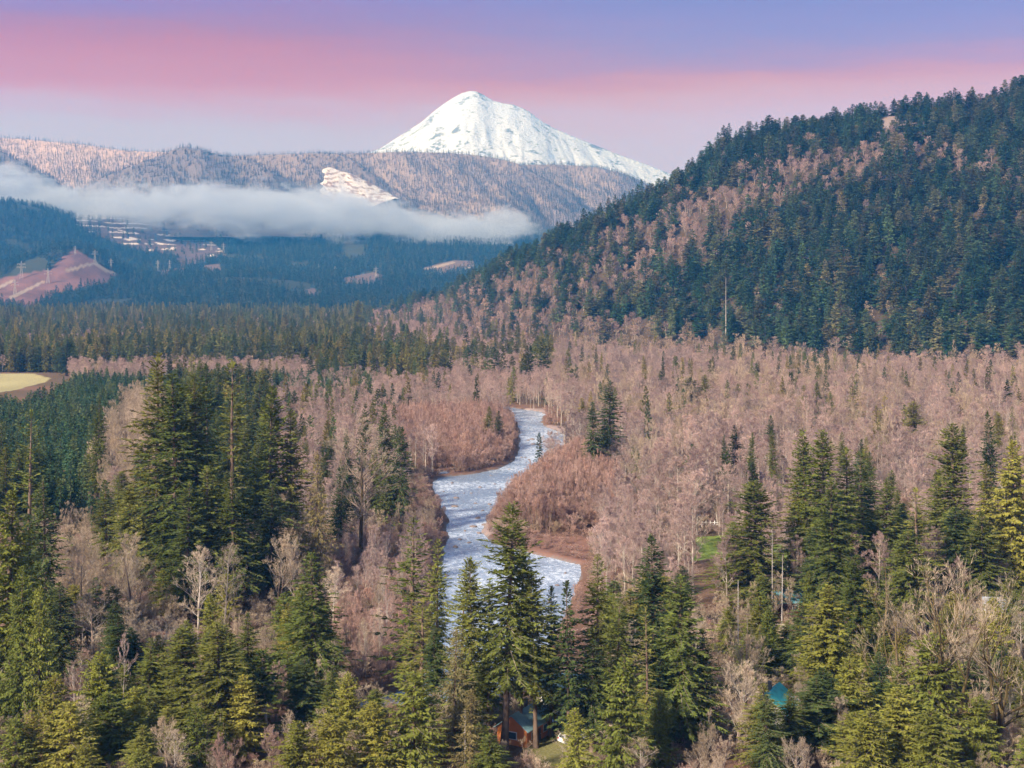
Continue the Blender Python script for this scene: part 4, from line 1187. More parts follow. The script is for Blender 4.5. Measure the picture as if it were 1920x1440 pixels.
bar_rule(0, 0)
def thick_rule(X, Y, u, v, z):
    m_ = inpoly(u, v, P_THICK)
    for i in np.nonzero(m_)[0]: WILLOW.append((X[i], Y[i], z[i], rg.uniform(3.5, 8.0), rg.uniform(1.8, 2.8)))
scatter(250, 430, 4.2, 18, thick_rule)
def brush_rule(X, Y, u, v, z):
    m_ = ~inpoly(u, v, P_RIVERVIEW)
    for i in np.nonzero(m_)[0]:
        BRUSH.append((X[i], Y[i], z[i], rg.uniform(1.8, 4.6), rg.uniform(1.3, 2.4)))
scatter(203, 560, 4.4, 19, brush_rule)

# the 300 that show largest become objects, the rest one object of stuff per kind
HANDN = {'bare': sum(1 for T in TREES if PROTO[T['p']]['name'] == 'bare_tree'), 'con': sum(1 for T in TREES if PROTO[T['p']]['name'] == 'fir_tree')}
def split(lst, n):
    def shown(i):
        u_ = 960 + F * lst[i][0] / lst[i][1]
        return -40 < u_ < 1960
    o = sorted(range(len(lst)), key=lambda i: (not shown(i), -(lst[i][3] + lst[i][4]) / lst[i][1]))
    return [lst[i] for i in o[:n]], [lst[i] for i in o[n:]]
b_ind, b_rest = split(BARE, 300 - HANDN['bare'])
c_ind, c_rest = split(CONI, 300 - HANDN['con'])
POOL = {'pink': ['bare0', 'bare1', 'bare2', 'bare3'], 'tan': ['tanbare0', 'tanbare1', 'tanbare2'], 'grey': ['greybare0', 'bare1', 'bare2'], 'thin': ['thin0', 'thin0', 'alder0', 'redbare0'],
        'front': ['tanbare0', 'tanbare1', 'tanbare2', 'alder0', 'alder1', 'redbare0'], 'vf': ['dark0', 'dark1', 'dark2', 'fir1', 'fir2'], 'yf': ['dark0', 'dense0', 'fir0', 'dark1'],
        'cedar': ['cedar0', 'cedar1', 'cedar2'], 'cfront': ['fir0', 'fir1', 'fir2', 'fir3', 'dark0', 'dark2', 'dense0'], 'hf': ['dark0', 'dark1', 'fir2']}
for (X, Y, z, h, r, pool, lg) in b_ind + c_ind + CEDAR:
    key = POOL['cfront' if (pool == 'front' and lg == 'frontc') else pool]
    TREES.append(dict(p=key[rg.integers(len(key))], X=X, Y=Y, z=z, h=h, r=r, label=LG[lg][0], group=LG[lg][1]))
first = {}
def place_tree(T):
    pr = PROTO[T['p']]
    cat = {'fir_tree': 'conifer', 'cedar_tree': 'cedar', 'bare_tree': 'bare tree'}[pr['name']]
    if T['p'] not in first:
        r_ = thing(pr['name'], T['label'], cat)
        link('trunk', pr['trunk'], r_); link('crown', pr['crown'], r_)
        first[T['p']] = r_
    else:
        src = first[T['p']]
        r_ = src.copy(); COL.objects.link(r_)
        if 'group' in r_: del r_['group']
        for ch in src.children:
            c = ch.copy(); COL.objects.link(c); c.parent = r_
    r_['label'] = T['label']
    if T['group']: r_['group'] = T['group']
    r_.location = (T['X'], T['Y'], T['z'] - 0.15)
    r_.rotation_euler = (rg.normal(0, 0.025), rg.normal(0, 0.025), rg.uniform(0, 6.283))
    s = T['r'] / pr['R']; e_ = rg.uniform(0.9, 1.12)
    r_.scale = (s * e_, s / e_, T['h'] / pr['H'])
for T in TREES: place_tree(T)

# geometry nodes: models set out on points
def instancer(name, label, pts, colname, kind='stuff'):
    """pts: list of (X,Y,z,index,scale_xy,scale_z)"""
    n = len(pts)
    A = np.array(pts, float)
    me = bpy.data.meshes.new(name)
    me.vertices.add(n)
    me.vertices.foreach_set('co', A[:, :3].astype(np.float32).ravel())
    a = me.attributes.new('model', 'INT', 'POINT'); a.data.foreach_set('value', A[:, 3].astype(np.int32))
    a = me.attributes.new('size', 'FLOAT_VECTOR', 'POINT'); a.data.foreach_set('vector', A[:, [4, 4, 5]].astype(np.float32).ravel())
    a = me.attributes.new('turn', 'FLOAT_VECTOR', 'POINT')
    tv = np.zeros((n, 3), np.float32); tv[:, 2] = rg.uniform(0, 6.283, n); tv[:, 0] = rg.normal(0, 0.02, n); tv[:, 1] = rg.normal(0, 0.02, n)
    a.data.foreach_set('vector', tv.ravel())
    o = link(name, me); o['kind'] = kind; o['label'] = label
    ng = bpy.data.node_groups.new(name + '_layout', 'GeometryNodeTree')
    ng.interface.new_socket('Geometry', in_out='INPUT', socket_type='NodeSocketGeometry')
    ng.interface.new_socket('Geometry', in_out='OUTPUT', socket_type='NodeSocketGeometry')
    N = ng.nodes; L = ng.links
    gi_ = N.new('NodeGroupInput'); go = N.new('NodeGroupOutput')
    ci = N.new('GeometryNodeCollectionInfo'); ci.inputs[0].default_value = src_cols[colname]
    ci.inputs['Separate Children'].default_value = True; ci.inputs['Reset Children'].default_value = True
    def na(nm, dt):
        q = N.new('GeometryNodeInputNamedAttribute'); q.data_type = dt; q.inputs[0].default_value = nm
        return next(s_ for s_ in q.outputs if s_.enabled and s_.name == 'Attribute')
    e2r = N.new('FunctionNodeEulerToRotation'); L.new(na('turn', 'FLOAT_VECTOR'), e2r.inputs[0])
    ip = N.new('GeometryNodeInstanceOnPoints'); ip.inputs['Pick Instance'].default_value = True
    L.new(gi_.outputs[0], ip.inputs['Points']); L.new(ci.outputs[0], ip.inputs['Instance'])
    L.new(na('model', 'INT'), ip.inputs['Instance Index']); L.new(e2r.outputs[0], ip.inputs['Rotation'])
    L.new(na('size', 'FLOAT_VECTOR'), ip.inputs['Scale'])
    L.new(ip.outputs[0], go.inputs[0])
    md = o.modifiers.new('layout', 'NODES'); md.node_group = ng
    return o

def to_pts(lst, pick):
    r_ = []
    for it in lst:
        k_ = pick(it); cn, idx, H, Rad = SRC[k_]
        r_.append((it[0], it[1], it[2] - 0.15, idx, it[4] / Rad, it[3] / H))
    return r_
def pick_c(it):
    if it[5] == 'yf': return f'yf{rg.integers(2)}'
    if it[5] == 'hf':
        dk_ = float(fbm(np.array([it[0] / 75]), np.array([it[1] / 75]), 333, 3)[0])
        return f'hd{rg.integers(2)}' if rg.random() < (0.78 if dk_ < 0.02 else 0.2) else f'hf{rg.integers(3)}'
    return f'vf{rg.integers(3)}'
def pick_b(it):
    if it[1] > 1500: return f'fb{rg.integers(2)}'
    if it[5] == 'grey': return f'mg{rg.integers(2)}'
    return f'mt{rg.integers(2)}' if it[5] in ('tan', 'front') else f'mb{rg.integers(4)}'
pts_c = to_pts(c_rest, pick_c)
# wooded foothills join the same forest
X, Y = jitter_grid(3350, 6700, 17.0, ulo=-255, uhi=1010, seed=31)
z = foot_z(X, Y); u, v = proj(X, Y, z)
mk = (inpoly(u, v, CUT_RED) & (Y < 4900)) | (inpoly(u, v, CUT_TER) & (Y > 4600) & (rg.random(len(X)) < 0.93)) | anyp(u, v, CUT_SM)
mk |= (vnoise(X / 160, Y / 220, 55) > 0.80)
ridge_hide = (hill_z(X, Y) > 4)
mk |= ridge_hide
X, Y, z = X[~mk], Y[~mk], z[~mk]
for i in range(len(X)):
    cn, idx, H, Rad = SRC[f'ff{rg.integers(2)}']
    h = rg.uniform(15, 34) * (0.75 + 0.5 * vnoise(X[i] / 130, Y[i] / 130, 57)); r = rg.uniform(4.5, 7.5)
    pts_c.append((X[i], Y[i], z[i] - 1.0, idx, r / Rad, h / H))
instancer('conifer_forest', 'dense conifer forest over the hillside, valley floor and blue foothills', pts_c, 'conifer_models')
instancer('bare_woods', 'mass of bare pinkish broadleaf trees beyond the nearest ones', to_pts(b_rest, pick_b), 'bare_models')
instancer('willow_thicket', 'reddish bare willow thickets along the river banks', [(a, b, c, SRC[f'wt{rg.integers(3)}'][1], r / SRC['wt0'][3], h / SRC['wt0'][2]) for (a, b, c, h, r) in WILLOW], 'thicket_models')
instancer('undergrowth', 'low bare brush covering the forest floor', [(a, b, c, rg.integers(3), r / SRC['br0'][3], h / SRC['br0'][2]) for (a, b, c, h, r) in BRUSH], 'brush_models')
# frosted forest on the far ridges
pts_f = []
for ri, (nm, Xv, Yv, Z, T, U) in enumerate(RIDGES_T):
    sp_ = 15.5
    nr, nc = Z.shape
    # sample cells of the front slope
    for_rows = (T[:, 0] >= -0.05)
    ids = np.nonzero(for_rows)[0]
    areas = np.abs((Xv[:-1, 1:] - Xv[:-1, :-1]) * (Yv[1:, :-1] - Yv[:-1, :-1]))
    dens = areas / (sp_ * sp_)
    ncell = (dens + rg.random(dens.shape)).astype(int)
    rr, cc = np.nonzero(ncell)
    rep = ncell[rr, cc]; rr = np.repeat(rr, rep); cc = np.repeat(cc, rep)
    a = rg.random(len(rr)); b = rg.random(len(rr))
    def bil(G): return (G[rr, cc] * (1 - a) + G[rr + 1, cc] * a) * (1 - b) + (G[rr, cc + 1] * (1 - a) + G[rr + 1, cc + 1] * a) * b
    x_, y_, z_, t_ = bil(Xv), bil(Yv), bil(Z), bil(T)
    uu, vv = proj(x_, y_, z_)
    ok = (t_ > -0.06) & (uu > -40) & (uu < 1330) & (vv < 440) & (t_ < 0.8)
    pd = [0.06, 0.75, 0.62, 0.25, 0.10, 0.22][ri]
    dk = vnoise(x_ / 220 - t_ * 3, y_ / 500, 400 + ri)
    drop = 0.25 if ri == 0 else 0.0
    for i in np.nonzero(ok)[0]:
        if rg.random() < drop + 0.15 * (dk[i] > 0.6): continue
        key = 'fd0' if rg.random() < pd * (0.35 + 1.3 * (dk[i] < 0.5)) else f'fr{rg.integers(2)}'
        cn, idx, H, Rad = SRC[key]
        pts_f.append((x_[i], y_[i], z_[i] - 1.0, idx, rg.uniform(0.7, 1.2), rg.uniform(0.65, 1.15)))
instancer('frosted_forest', 'frost covered conifer forest on the far ridges', pts_f, 'frost_models')

# ------------------------------------------------------------------ boulders in the river
ROCKS = [(1000, 833, 12), (1012, 834, 6), (990, 826, 7), (1040, 848, 12), (1046, 846, 6), (1038, 838, 5), (998, 824, 10), (985, 858, 5), (992, 862, 6), (978, 858, 5), (1020, 828, 5),
         (848, 906, 8), (855, 934, 12), (852, 950, 14), (900, 914, 7), (928, 908, 5), (920, 892, 5), (892, 944, 6), (918, 946, 9), (905, 958, 7), (896, 972, 12), (888, 988, 14),
         (908, 985, 13), (898, 1000, 10), (872, 996, 9), (862, 1012, 10), (854, 1026, 12), (880, 1018, 8), (884, 925, 6), (1000, 878, 5), (870, 925, 5), (832, 922, 5), (1008, 845, 5), (955, 880, 5),
         (1060, 1075, 8), (1045, 1098, 9), (1074, 1120, 7), (838, 1080, 9), (830, 1110, 8), (1030, 1130, 7), (1052, 1150, 6)]
def rock_mesh(seed):
    bm_n, bm_m = 10, 7
    rg2 = np.random.default_rng(seed)
    th = np.arange(bm_n) / bm_n * 2 * np.pi; ph = np.linspace(0.02, math.pi - 0.02, bm_m)
    TH, PH = np.meshgrid(th, ph)
    d = 1 + 0.35 * fbm(np.cos(TH) * 1.3 * np.sin(PH) + 5 + seed, np.sin(TH) * 1.3 * np.sin(PH) + np.cos(PH) + seed * 3, seed, 3) + rg2.normal(0, 0.06, TH.shape)
    V = np.stack([np.cos(TH) * np.sin(PH) * d, np.sin(TH) * np.sin(PH) * d * 0.75, np.cos(PH) * d * 0.5], -1).reshape(-1, 3)
    Fq = []
    for a in range(bm_m - 1):
        for b in range(bm_n): Fq.append([a * bm_n + b, (a + 1) * bm_n + b, (a + 1) * bm_n + (b + 1) % bm_n, a * bm_n + (b + 1) % bm_n])
    Fq.append(list(range(bm_n))); Fq.append(list(range((bm_m - 1) * bm_n, bm_m * bm_n))[::-1])
    return new_mesh('river_boulder', V, Fq, [M['rock']], smooth=True)
rmesh = [rock_mesh(i) for i in range(4)]
for i, (x, y, wp) in enumerate(ROCKS):
    Y = (CH + 0.7) * F / (y - HOR)
    o = link('river_boulder', rmesh[i % 4], loc=(gx(x, Y), Y, -0.62), rot=(0, 0, rg.uniform(0, 6)))
    s = wp * 0.55 * Y / F; o.scale = (s, s * rg.uniform(0.7, 1.1), min(1.0, s * 0.8))
    o['label'] = 'dark wet boulder breaking the riffles of the river'; o['category'] = 'boulder'; o['group'] = 'boulders in the river'

# ------------------------------------------------------------------ dead trunks (snags)
def snag(x, ytop, Y, rad, label, lean=0.0, curve=0.0):
    X = gx(x, Y); zb = float(ground_z(X, Y)); h = CH - (ytop - HOR) / F * Y - zb
    tt = np.linspace(0, 1, 10)
    P = np.zeros((1, 10, 3)); P[0, :, 2] = tt * h - 0.3 * (tt == 0)
    P[0, :, 0] = lean * tt * h + curve * np.sin(tt * 2.2) * h
    Rr = (rad * (1 - 0.75 * tt))[None]
    tr = Acc(); tr.add(*tubes(P, Rr, 6))
    o = thing('dead_tree', label, 'dead tree', (X, Y, zb))
    bk_ = M['moss_bark'] if curve else M['snag']
    link('trunk', tr.mesh('dead_tree_trunk', [bk_], True), o)
    n = 16; rg2 = np.random.default_rng(int(x))
    s = rg2.uniform(0.4, 0.98, n); az = rg2.uniform(0, 6.28, n)
    p0 = np.stack([np.interp(s, tt, P[0, :, 0]), 0 * s, s * h], 1)
    d = np.stack([np.cos(az), np.sin(az), rg2.uniform(-0.3, 0.5, n)], 1); ln = rg2.uniform(0.4, 1.6, n) * (1.2 - s) * h / 20
    BP = np.stack([p0, p0 + d * ln[:, None] * 0.5, p0 + d * ln[:, None]], 1)
    br = Acc(); br.add(*tubes(BP, np.tile(np.array([0.05, 0.035, 0.015]), (n, 1)), 3))
    link('branches', br.mesh('dead_tree_branches', [bk_]), o)
snag(1448, 990, 312, 0.15, 'tall bare pole-like dead trunk beside the blue roof')
snag(1466, 1040, 306, 0.18, 'second dead pole trunk, thicker, in front of the big fir stand', 0.01)
snag(1384, 1088, 262, 0.16, 'short dead pole poking out below the broad olive fir')
snag(1361, 520, 1385, 0.6, 'lone pale dead trunk standing at the foot of the wooded hillside')
snag(700, 1335, 206, 0.14, 'pale thin dead stem among the yellow cedars')
snag(872, 1330, 206, 0.14, 'pale straight dead stem beside the orange house')
snag(1632, 1052, 252, 0.3, 'arched mossy dead trunk leaning over by the bare maples', 0.02, 0.10)

# ------------------------------------------------------------------ houses, cars, fence
def box(bm_, x0, x1, y0, y1, z0, z1):
    n = len(bm_[0])
    bm_[0].extend([(x0, y0, z0), (x1, y0, z0), (x1, y1, z0), (x0, y1, z0), (x0, y0, z1), (x1, y0, z1), (x1, y1, z1), (x0, y1, z1)])
    bm_[1].extend([[n + q for q in f] for f in ((0, 3, 2, 1), (4, 5, 6, 7), (0, 1, 5, 4), (1, 2, 6, 5), (2, 3, 7, 6), (3, 0, 4, 7))])
def B(): return ([], [])
def part(name, b_, m_, parent): return link(name, new_mesh(name, b_[0], b_[1], [m_]), parent)
def roof_mat(name, c):
    m_, t_ = mat(name)
    tcn = t_.n('ShaderNodeTexCoord').outputs['Object']
    wv_ = t_.n('ShaderNodeTexWave', {'Vector': tcn, 'Scale': 1.6, 'Distortion': 0.0}, bands_direction='X')
    dirt = t_.noise(tcn, 0.9, 4)
    col_ = t_.mix(t_.smooth(dirt, 0.45, 0.75), c, tuple(q * 0.55 for q in c[:3]) + (1,))
    bp_ = t_.n('ShaderNodeBump', {'Strength': 0.7, 'Distance': 0.06, 'Height': wv_.outputs['Fac']})
    out(t_, t_.n('ShaderNodeBsdfPrincipled', {'Base Color': col_, 'Roughness': 0.45, 'Normal': bp_.outputs[0]}).outputs[0])
    return m_
def siding(name, c):
    m_, t_ = mat(name)
    tcn = t_.n('ShaderNodeTexCoord').outputs['Object']
    wv_ = t_.n('ShaderNodeTexWave', {'Vector': tcn, 'Scale': 2.4}, bands_direction='Z', wave_profile='SAW')
    dirt = t_.noise(tcn, 1.2, 4)
    col_ = t_.mix(dirt, tuple(q * 0.75 for q in c[:3]) + (1,), c)
    bp_ = t_.n('ShaderNodeBump', {'Strength': 0.6, 'Distance': 0.03, 'Height': wv_.outputs['Fac']})
    out(t_, t_.n('ShaderNodeBsdfPrincipled', {'Base Color': col_, 'Roughness': 0.7, 'Normal': bp_.outputs[0]}).outputs[0])
    return m_
M['glass'] = plain('window_glass', (0.05, 0.07, 0.09), 0.08, 0.0, 0.1, 1.0, 0.6)
M['white'] = plain('white_paint', (0.78, 0.77, 0.75), 0.5, 0, 0.05)
M['dkframe'] = plain('dark_trim', (0.07, 0.05, 0.04), 0.6)

def house(name, label, x, Y, rz, W_, D_, hw, hr, roof_c, wall_c, dx=0.0):
    X = gx(x, Y) + dx; zb = float(ground_z(X, Y))
    o = thing(name, label, 'house', (X, Y, zb), rz)
    wm = siding(name + '_siding', wall_c)
    b_ = B(); w2, d2 = W_ / 2, D_ / 2
    V = [(-w2, -d2, -0.3), (w2, -d2, -0.3), (w2, d2, -0.3), (-w2, d2, -0.3), (-w2, -d2, hw), (w2, -d2, hw), (w2, d2, hw), (-w2, d2, hw), (-w2, 0, hw + hr), (w2, 0, hw + hr)]
    Fq = [[0, 1, 5, 4], [2, 3, 7, 6], [1, 2, 6, 9, 5], [3, 0, 4, 8, 7], [4, 5, 9, 8], [6, 7, 8, 9], [3, 2, 1, 0]]
    link('wall', new_mesh('house_wall', V, Fq, [wm]), o)
    ov = 0.45; th = 0.14; sl = hr / d2
    rm = roof_mat(name + '_roofing', roof_c)
    V = []; Fq = []
    for sgn in (-1, 1):
        n = len(V); ye = sgn * (d2 + ov); ze = hw - ov * sl + 0.03; zt = hw + hr + 0.03
        x0, x1 = -w2 - ov, w2 + ov
        V += [(x0, ye, ze), (x1, ye, ze), (x1, 0, zt), (x0, 0, zt), (x0, ye, ze + th), (x1, ye, ze + th), (x1, 0, zt + th), (x0, 0, zt + th)]
        Fq += [[n + q for q in f] for f in ((0, 1, 2, 3), (4, 5, 6, 7), (0, 1, 5, 4), (1, 2, 6, 5), (3, 0, 4, 7))]
    rf = link('roof', new_mesh('house_roof', V, Fq, [rm]), o)
    b_ = B(); box(b_, w2 * 0.4, w2 * 0.4 + 0.6, d2 * 0.25, d2 * 0.25 + 0.6, hw + hr * 0.4, hw + hr + 0.9); part('chimney', b_, M['rock'], rf)
    for (sx, sy, axis) in ((-0.5, -1, 'y'), (0.45, -1, 'y'), (0, -1, 'x'), (0, 1, 'x')):
        fb = B(); gb = B()
        if axis == 'y':
            cx = sx * w2; box(fb, cx - 0.75, cx + 0.75, -d2 - 0.06, -d2 + 0.02, 0.9, 2.2); box(gb, cx - 0.62, cx + 0.62, -d2 - 0.085, -d2 - 0.055, 1.02, 2.08)
        else:
            xw = sy * w2; e = 0.06 * sy
            box(fb, min(xw, xw + e), max(xw, xw + e), -0.9, 0.9, 1.0, 2.3); box(gb, min(xw + e, xw + e * 1.4), max(xw + e, xw + e * 1.4), -0.75, 0.75, 1.12, 2.18)
        f_ = part('window', fb, M['white'], o); part('pane', gb, M['glass'], f_)
    db = B(); box(db, -0.45, 0.45, -d2 - 0.05, -d2 + 0.02, 0.05, 2.05); d_ = part('door', db, M['dkframe'], o)
    hb_ = B(); box(hb_, 0.30, 0.36, -d2 - 0.12, -d2 - 0.05, 1.0, 1.08); part('handle', hb_, M['white'], d_)
    return o
house('cabin', 'orange timber cabin with a pale teal metal roof behind dark trunks', 984, 231, R(62), 9.0, 5.5, 2.9, 2.0, (0.30, 0.50, 0.52, 1), (0.72, 0.23, 0.06, 1))
house('house', 'cream house with a dark blue-grey roof behind the hooked-top fir', 1050, 252, R(-8), 9, 7, 2.7, 2.2, (0.10, 0.17, 0.20, 1), (0.62, 0.54, 0.42, 1))
house('house', 'cream gabled house with a bright turquoise roof', 1450, 240, R(66), 8.5, 6.5, 2.8, 2.6, (0.08, 0.55, 0.56, 1), (0.70, 0.62, 0.55, 1))
house('house', 'low brown house with a sky blue roof beside the dead poles', 1460, 322, R(10), 11, 8, 2.8, 2.0, (0.16, 0.42, 0.52, 1), (0.24, 0.09, 0.05, 1))
house('house', 'pale house with a mid blue roof at the edge of the firs', 1926, 425, R(4), 10, 8, 3.0, 2.6, (0.10, 0.26, 0.48, 1), (0.70, 0.72, 0.74, 1))
house('house', 'white house with a light grey roof behind the bare maples', 1898, 312, R(-14), 12, 8, 2.9, 2.2, (0.42, 0.44, 0.48, 1), (0.60, 0.58, 0.56, 1))
# flat roofed shed
def shed():
    Y = 292; X = gx(1446, Y); zb = float(ground_z(X, Y))
    o = thing('shed', 'beige flat-roofed plywood shed below the dead poles', 'shed', (X, Y, zb), R(-4))
    b_ = B(); box(b_, -3.4, 3.4, -2.4, 2.4, -0.2, 3.6); part('wall', b_, siding('shed_siding', (0.56, 0.42, 0.28, 1)), o)
    b_ = B(); box(b_, -3.7, 3.7, -2.7, 2.7, 3.6, 3.82); part('roof', b_, plain('shed_roofing', (0.50, 0.38, 0.26), 0.8), o)
    b_ = B(); box(b_, -1.3, 1.3, -2.47, -2.39, 0.0, 2.5); d_ = part('door', b_, M['dkframe'], o)
    b_ = B(); box(b_, 0.9, 1.0, -2.53, -2.47, 1.1, 1.25); part('handle', b_, M['white'], d_)
shed()
def lathe_wheel(r, wd):
    n = 16; V = []; Fq = []
    prof = [(r * 0.55, -wd / 2), (r * 0.93, -wd / 2), (r, -wd / 3), (r, wd / 3), (r * 0.93, wd / 2), (r * 0.55, wd / 2)]
    for i in range(n):
        a = i / n * 2 * math.pi
        for (q, yy) in prof: V.append((q * math.cos(a), yy, q * math.sin(a)))
    k_ = len(prof)
    for i in range(n):
        j = (i + 1) % n
        for q in range(k_ - 1): Fq.append([i * k_ + q, j * k_ + q, j * k_ + q + 1, i * k_ + q + 1])
    hub = [i * k_ for i in range(n)]; hub2 = [i * k_ + k_ - 1 for i in range(n)]
    return V, Fq, hub, hub2
def car(name, label, x, Y, rz, paint_c, suv=True):
    X = gx(x, Y); zb = float(ground_z(X, Y))
    o = thing(name, label, 'car', (X, Y, zb), rz)
    pm = plain(name + '_paint', paint_c, 0.25, 0.0, 0.03, 1.0, 0.6)
    Lh = 2.25; Wd = 0.9
    prof = [(-Lh, 0.35), (-Lh, 0.75), (-Lh + 0.08, 1.0), (-Lh + 0.25, 1.45), (-Lh + 0.5, 1.66), (0.3, 1.68), (0.75, 1.45), (1.15, 1.05), (2.0, 0.92), (Lh, 0.72), (Lh, 0.35)] if suv else \
           [(-Lh, 0.35), (-Lh, 0.8), (-Lh + 0.2, 0.98), (-1.5, 1.02), (-0.95, 1.4), (0.2, 1.43), (0.95, 1.02), (2.0, 0.88), (Lh, 0.68), (Lh, 0.35)]
    V = []; Fq = []
    n = len(prof)
    for (sy, ins) in ((-1, 0.0), (1, 0.0)):
        for (px_, pz) in prof:
            tuck = 0.16 * max(0, (pz - 1.0) / 0.6)
            V.append((px_, sy * (Wd - tuck), pz))
    for i in range(n - 1): Fq.append([i, i + 1, n + i + 1, n + i])
    Fq.append([n - 1, 0, n, 2 * n - 1]); Fq.append(list(range(n))[::-1]); Fq.append(list(range(n, 2 * n)))
    link('body', new_mesh('car_body', V, Fq, [pm]), o)
    for sy in (-1, 1):
        b_ = ([(-1.75, sy * 0.90, 1.06), (0.85, sy * 0.90, 1.06), (0.35, sy * 0.80, 1.5), (-1.6, sy * 0.80, 1.5)], [[0, 1, 2, 3]])
        b_ = ([(p_[0], p_[1] + sy * 0.012, p_[2]) for p_ in b_[0]], b_[1])
        part('side_window', b_, M['glass'], o)
    b_ = ([(-Lh + 0.075, -0.72, 1.05), (-Lh + 0.075, 0.72, 1.05), (-Lh + 0.235, 0.62, 1.43), (-Lh + 0.235, -0.62, 1.43)], [[0, 1, 2, 3]])
    b_ = ([(p_[0] - 0.012, p_[1], p_[2]) for p_ in b_[0]], b_[1]); part('rear_window', b_, M['glass'], o)
    b_ = ([(0.40, -0.66, 1.655), (0.40, 0.66, 1.655), (1.13, 0.78, 1.09), (1.13, -0.78, 1.09)], [[0, 1, 2, 3]])
    b_ = ([(p_[0] + 0.02, p_[1], p_[2] + 0.02) for p_ in b_[0]], b_[1]); part('windscreen', b_, M['glass'], o)
    for sy in (-1, 1):
        b_ = B(); box(b_, -Lh - 0.02, -Lh + 0.06, sy * 0.72 - 0.13, sy * 0.72 + 0.13, 0.72, 1.0); part('taillight', b_, M['tail'], o)
        b_ = B(); box(b_, Lh - 0.06, Lh + 0.02, sy * 0.66 - 0.16, sy * 0.66 + 0.16, 0.52, 0.66); part('headlight', b_, M['white'], o)
    V, Fq, h1, h2 = lathe_wheel(0.34, 0.24)
    for (wx, wy) in ((-1.35, -0.82), (-1.35, 0.82), (1.4, -0.82), (1.4, 0.82)):
        wh = link('wheel', new_mesh('car_wheel', V, Fq, [M['tyre']]), o, (wx, wy, 0.34))
        link('rim', new_mesh('car_rim', V, [h1, h2[::-1]], [M['metal']]), wh)
M['tail'] = plain('tail_lamp', (0.45, 0.02, 0.02), 0.2)
M['tyre'] = plain('tyre_rubber', (0.025, 0.025, 0.025), 0.8)
M['metal'] = plain('grey_metal', (0.5, 0.5, 0.52), 0.4, 0.6)
car('car', 'white car with red tail lamps parked beyond the dark trunks', 1072, 229, R(35), (0.80, 0.80, 0.80))
car('car', 'dark car parked in front of the cream house', 1046, 235.5, R(12), (0.05, 0.05, 0.06))
car('car', 'blue car parked in shade below the turquoise roofed house', 1440, 233, R(20), (0.16, 0.24, 0.42), suv=False)

def picket_fence():
    Y = 436; x0, x1 = gx(1300, Y), gx(1348, Y)
    zb = float(ground_z((x0 + x1) / 2, Y))
    o = thing('picket_fence', 'short run of white fence posts behind the green lawn', 'fence', ((x0 + x1) / 2, Y, zb))
    w_ = x1 - x0
    for i in range(7):
        xx = -w_ / 2 + w_ * i / 6
        b_ = B(); box(b_, xx - 0.16, xx + 0.16, -0.1, 0.1, -0.2, 1.7)
        n = len(b_[0]); b_[0].append((xx, 0, 1.95))
        b_[1].remove([4, 5, 6, 7]); b_[1].extend([[4, 5, n], [5, 6, n], [6, 7, n], [7, 4, n]])
        part('post', b_, M['white'], o)
    b_ = B(); box(b_, -w_ / 2, w_ / 2, 0.103, 0.16, 0.5, 0.66); part('rail', b_, M['white'], o)
    b_ = B(); box(b_, -w_ / 2, w_ / 2, 0.103, 0.16, 1.15, 1.31); part('rail', b_, M['white'], o)
picket_fence()

# ------------------------------------------------------------------ power pylons
def bars(segs, r_):
    P = np.array([[a, tuple((np.array(a) + np.array(b)) / 2), b] for a, b in segs], float)
    a_ = Acc(); a_.add(*tubes(P, np.full((len(segs), 3), r_), 4)); return a_
def make_pylon(label, group, style=0):
    o = thing('power_pylon', label, 'pylon', group=group)
    segs = []
    H_ = 46.0
    lv = [0, 9, 17, 24, 30, 38, H_]
    hw_ = [4.2, 3.4, 2.7, 2.0, 1.5, 1.3, 0.5]
    cor = [[(sx * h_, sy * h_, z_) for sx, sy in ((-1, -1), (1, -1), (1, 1), (-1, 1))] for z_, h_ in zip(lv, hw_)]
    for c_ in range(4):
        leg = [(cor[i][c_], cor[i + 1][c_]) for i in range(len(lv) - 1)]
        link('leg', bars(leg, 0.30).mesh('pylon_leg', [M['pylon']]), o)
    for i in range(len(lv) - 1):
        for c_ in range(4):
            d_ = (c_ + 1) % 4
            segs += [(cor[i][c_], cor[i + 1][d_]), (cor[i][d_], cor[i + 1][c_]), (cor[i + 1][c_], cor[i + 1][d_])]
    link('bracing', bars(segs, 0.13).mesh('pylon_bracing', [M['pylon']]), o)
    for z_, ln in ((30, 10.5), (38, 9.0)) if style == 0 else ((34, 14.0),):
        a = [((-ln, 0, z_ + 1.2), (ln, 0, z_ + 1.2)), ((-ln, 0, z_ + 1.2), (-1.4, 1.2, z_ - 0.8)), ((ln, 0, z_ + 1.2), (1.4, 1.2, z_ - 0.8)), ((-ln, 0, z_ + 1.2), (-1.4, -1.2, z_ - 0.8)), ((ln, 0, z_ + 1.2), (1.4, -1.2, z_ - 0.8))]
        ca_ = link('crossarm', bars(a, 0.24).mesh('pylon_crossarm', [M['pylon']]), o)
        ins = [((s_ * ln * f_, 0, z_ + 1.0), (s_ * ln * f_, 0, z_ - 2.2)) for s_ in (-1, 1) for f_ in (0.97, 0.5)]
        link('insulator', bars(ins, 0.22).mesh('pylon_insulator', [M['white']]), ca_)
    return o
M['pylon'] = plain('galvanised_steel', (0.36, 0.35, 0.36), 0.5, 0.2)
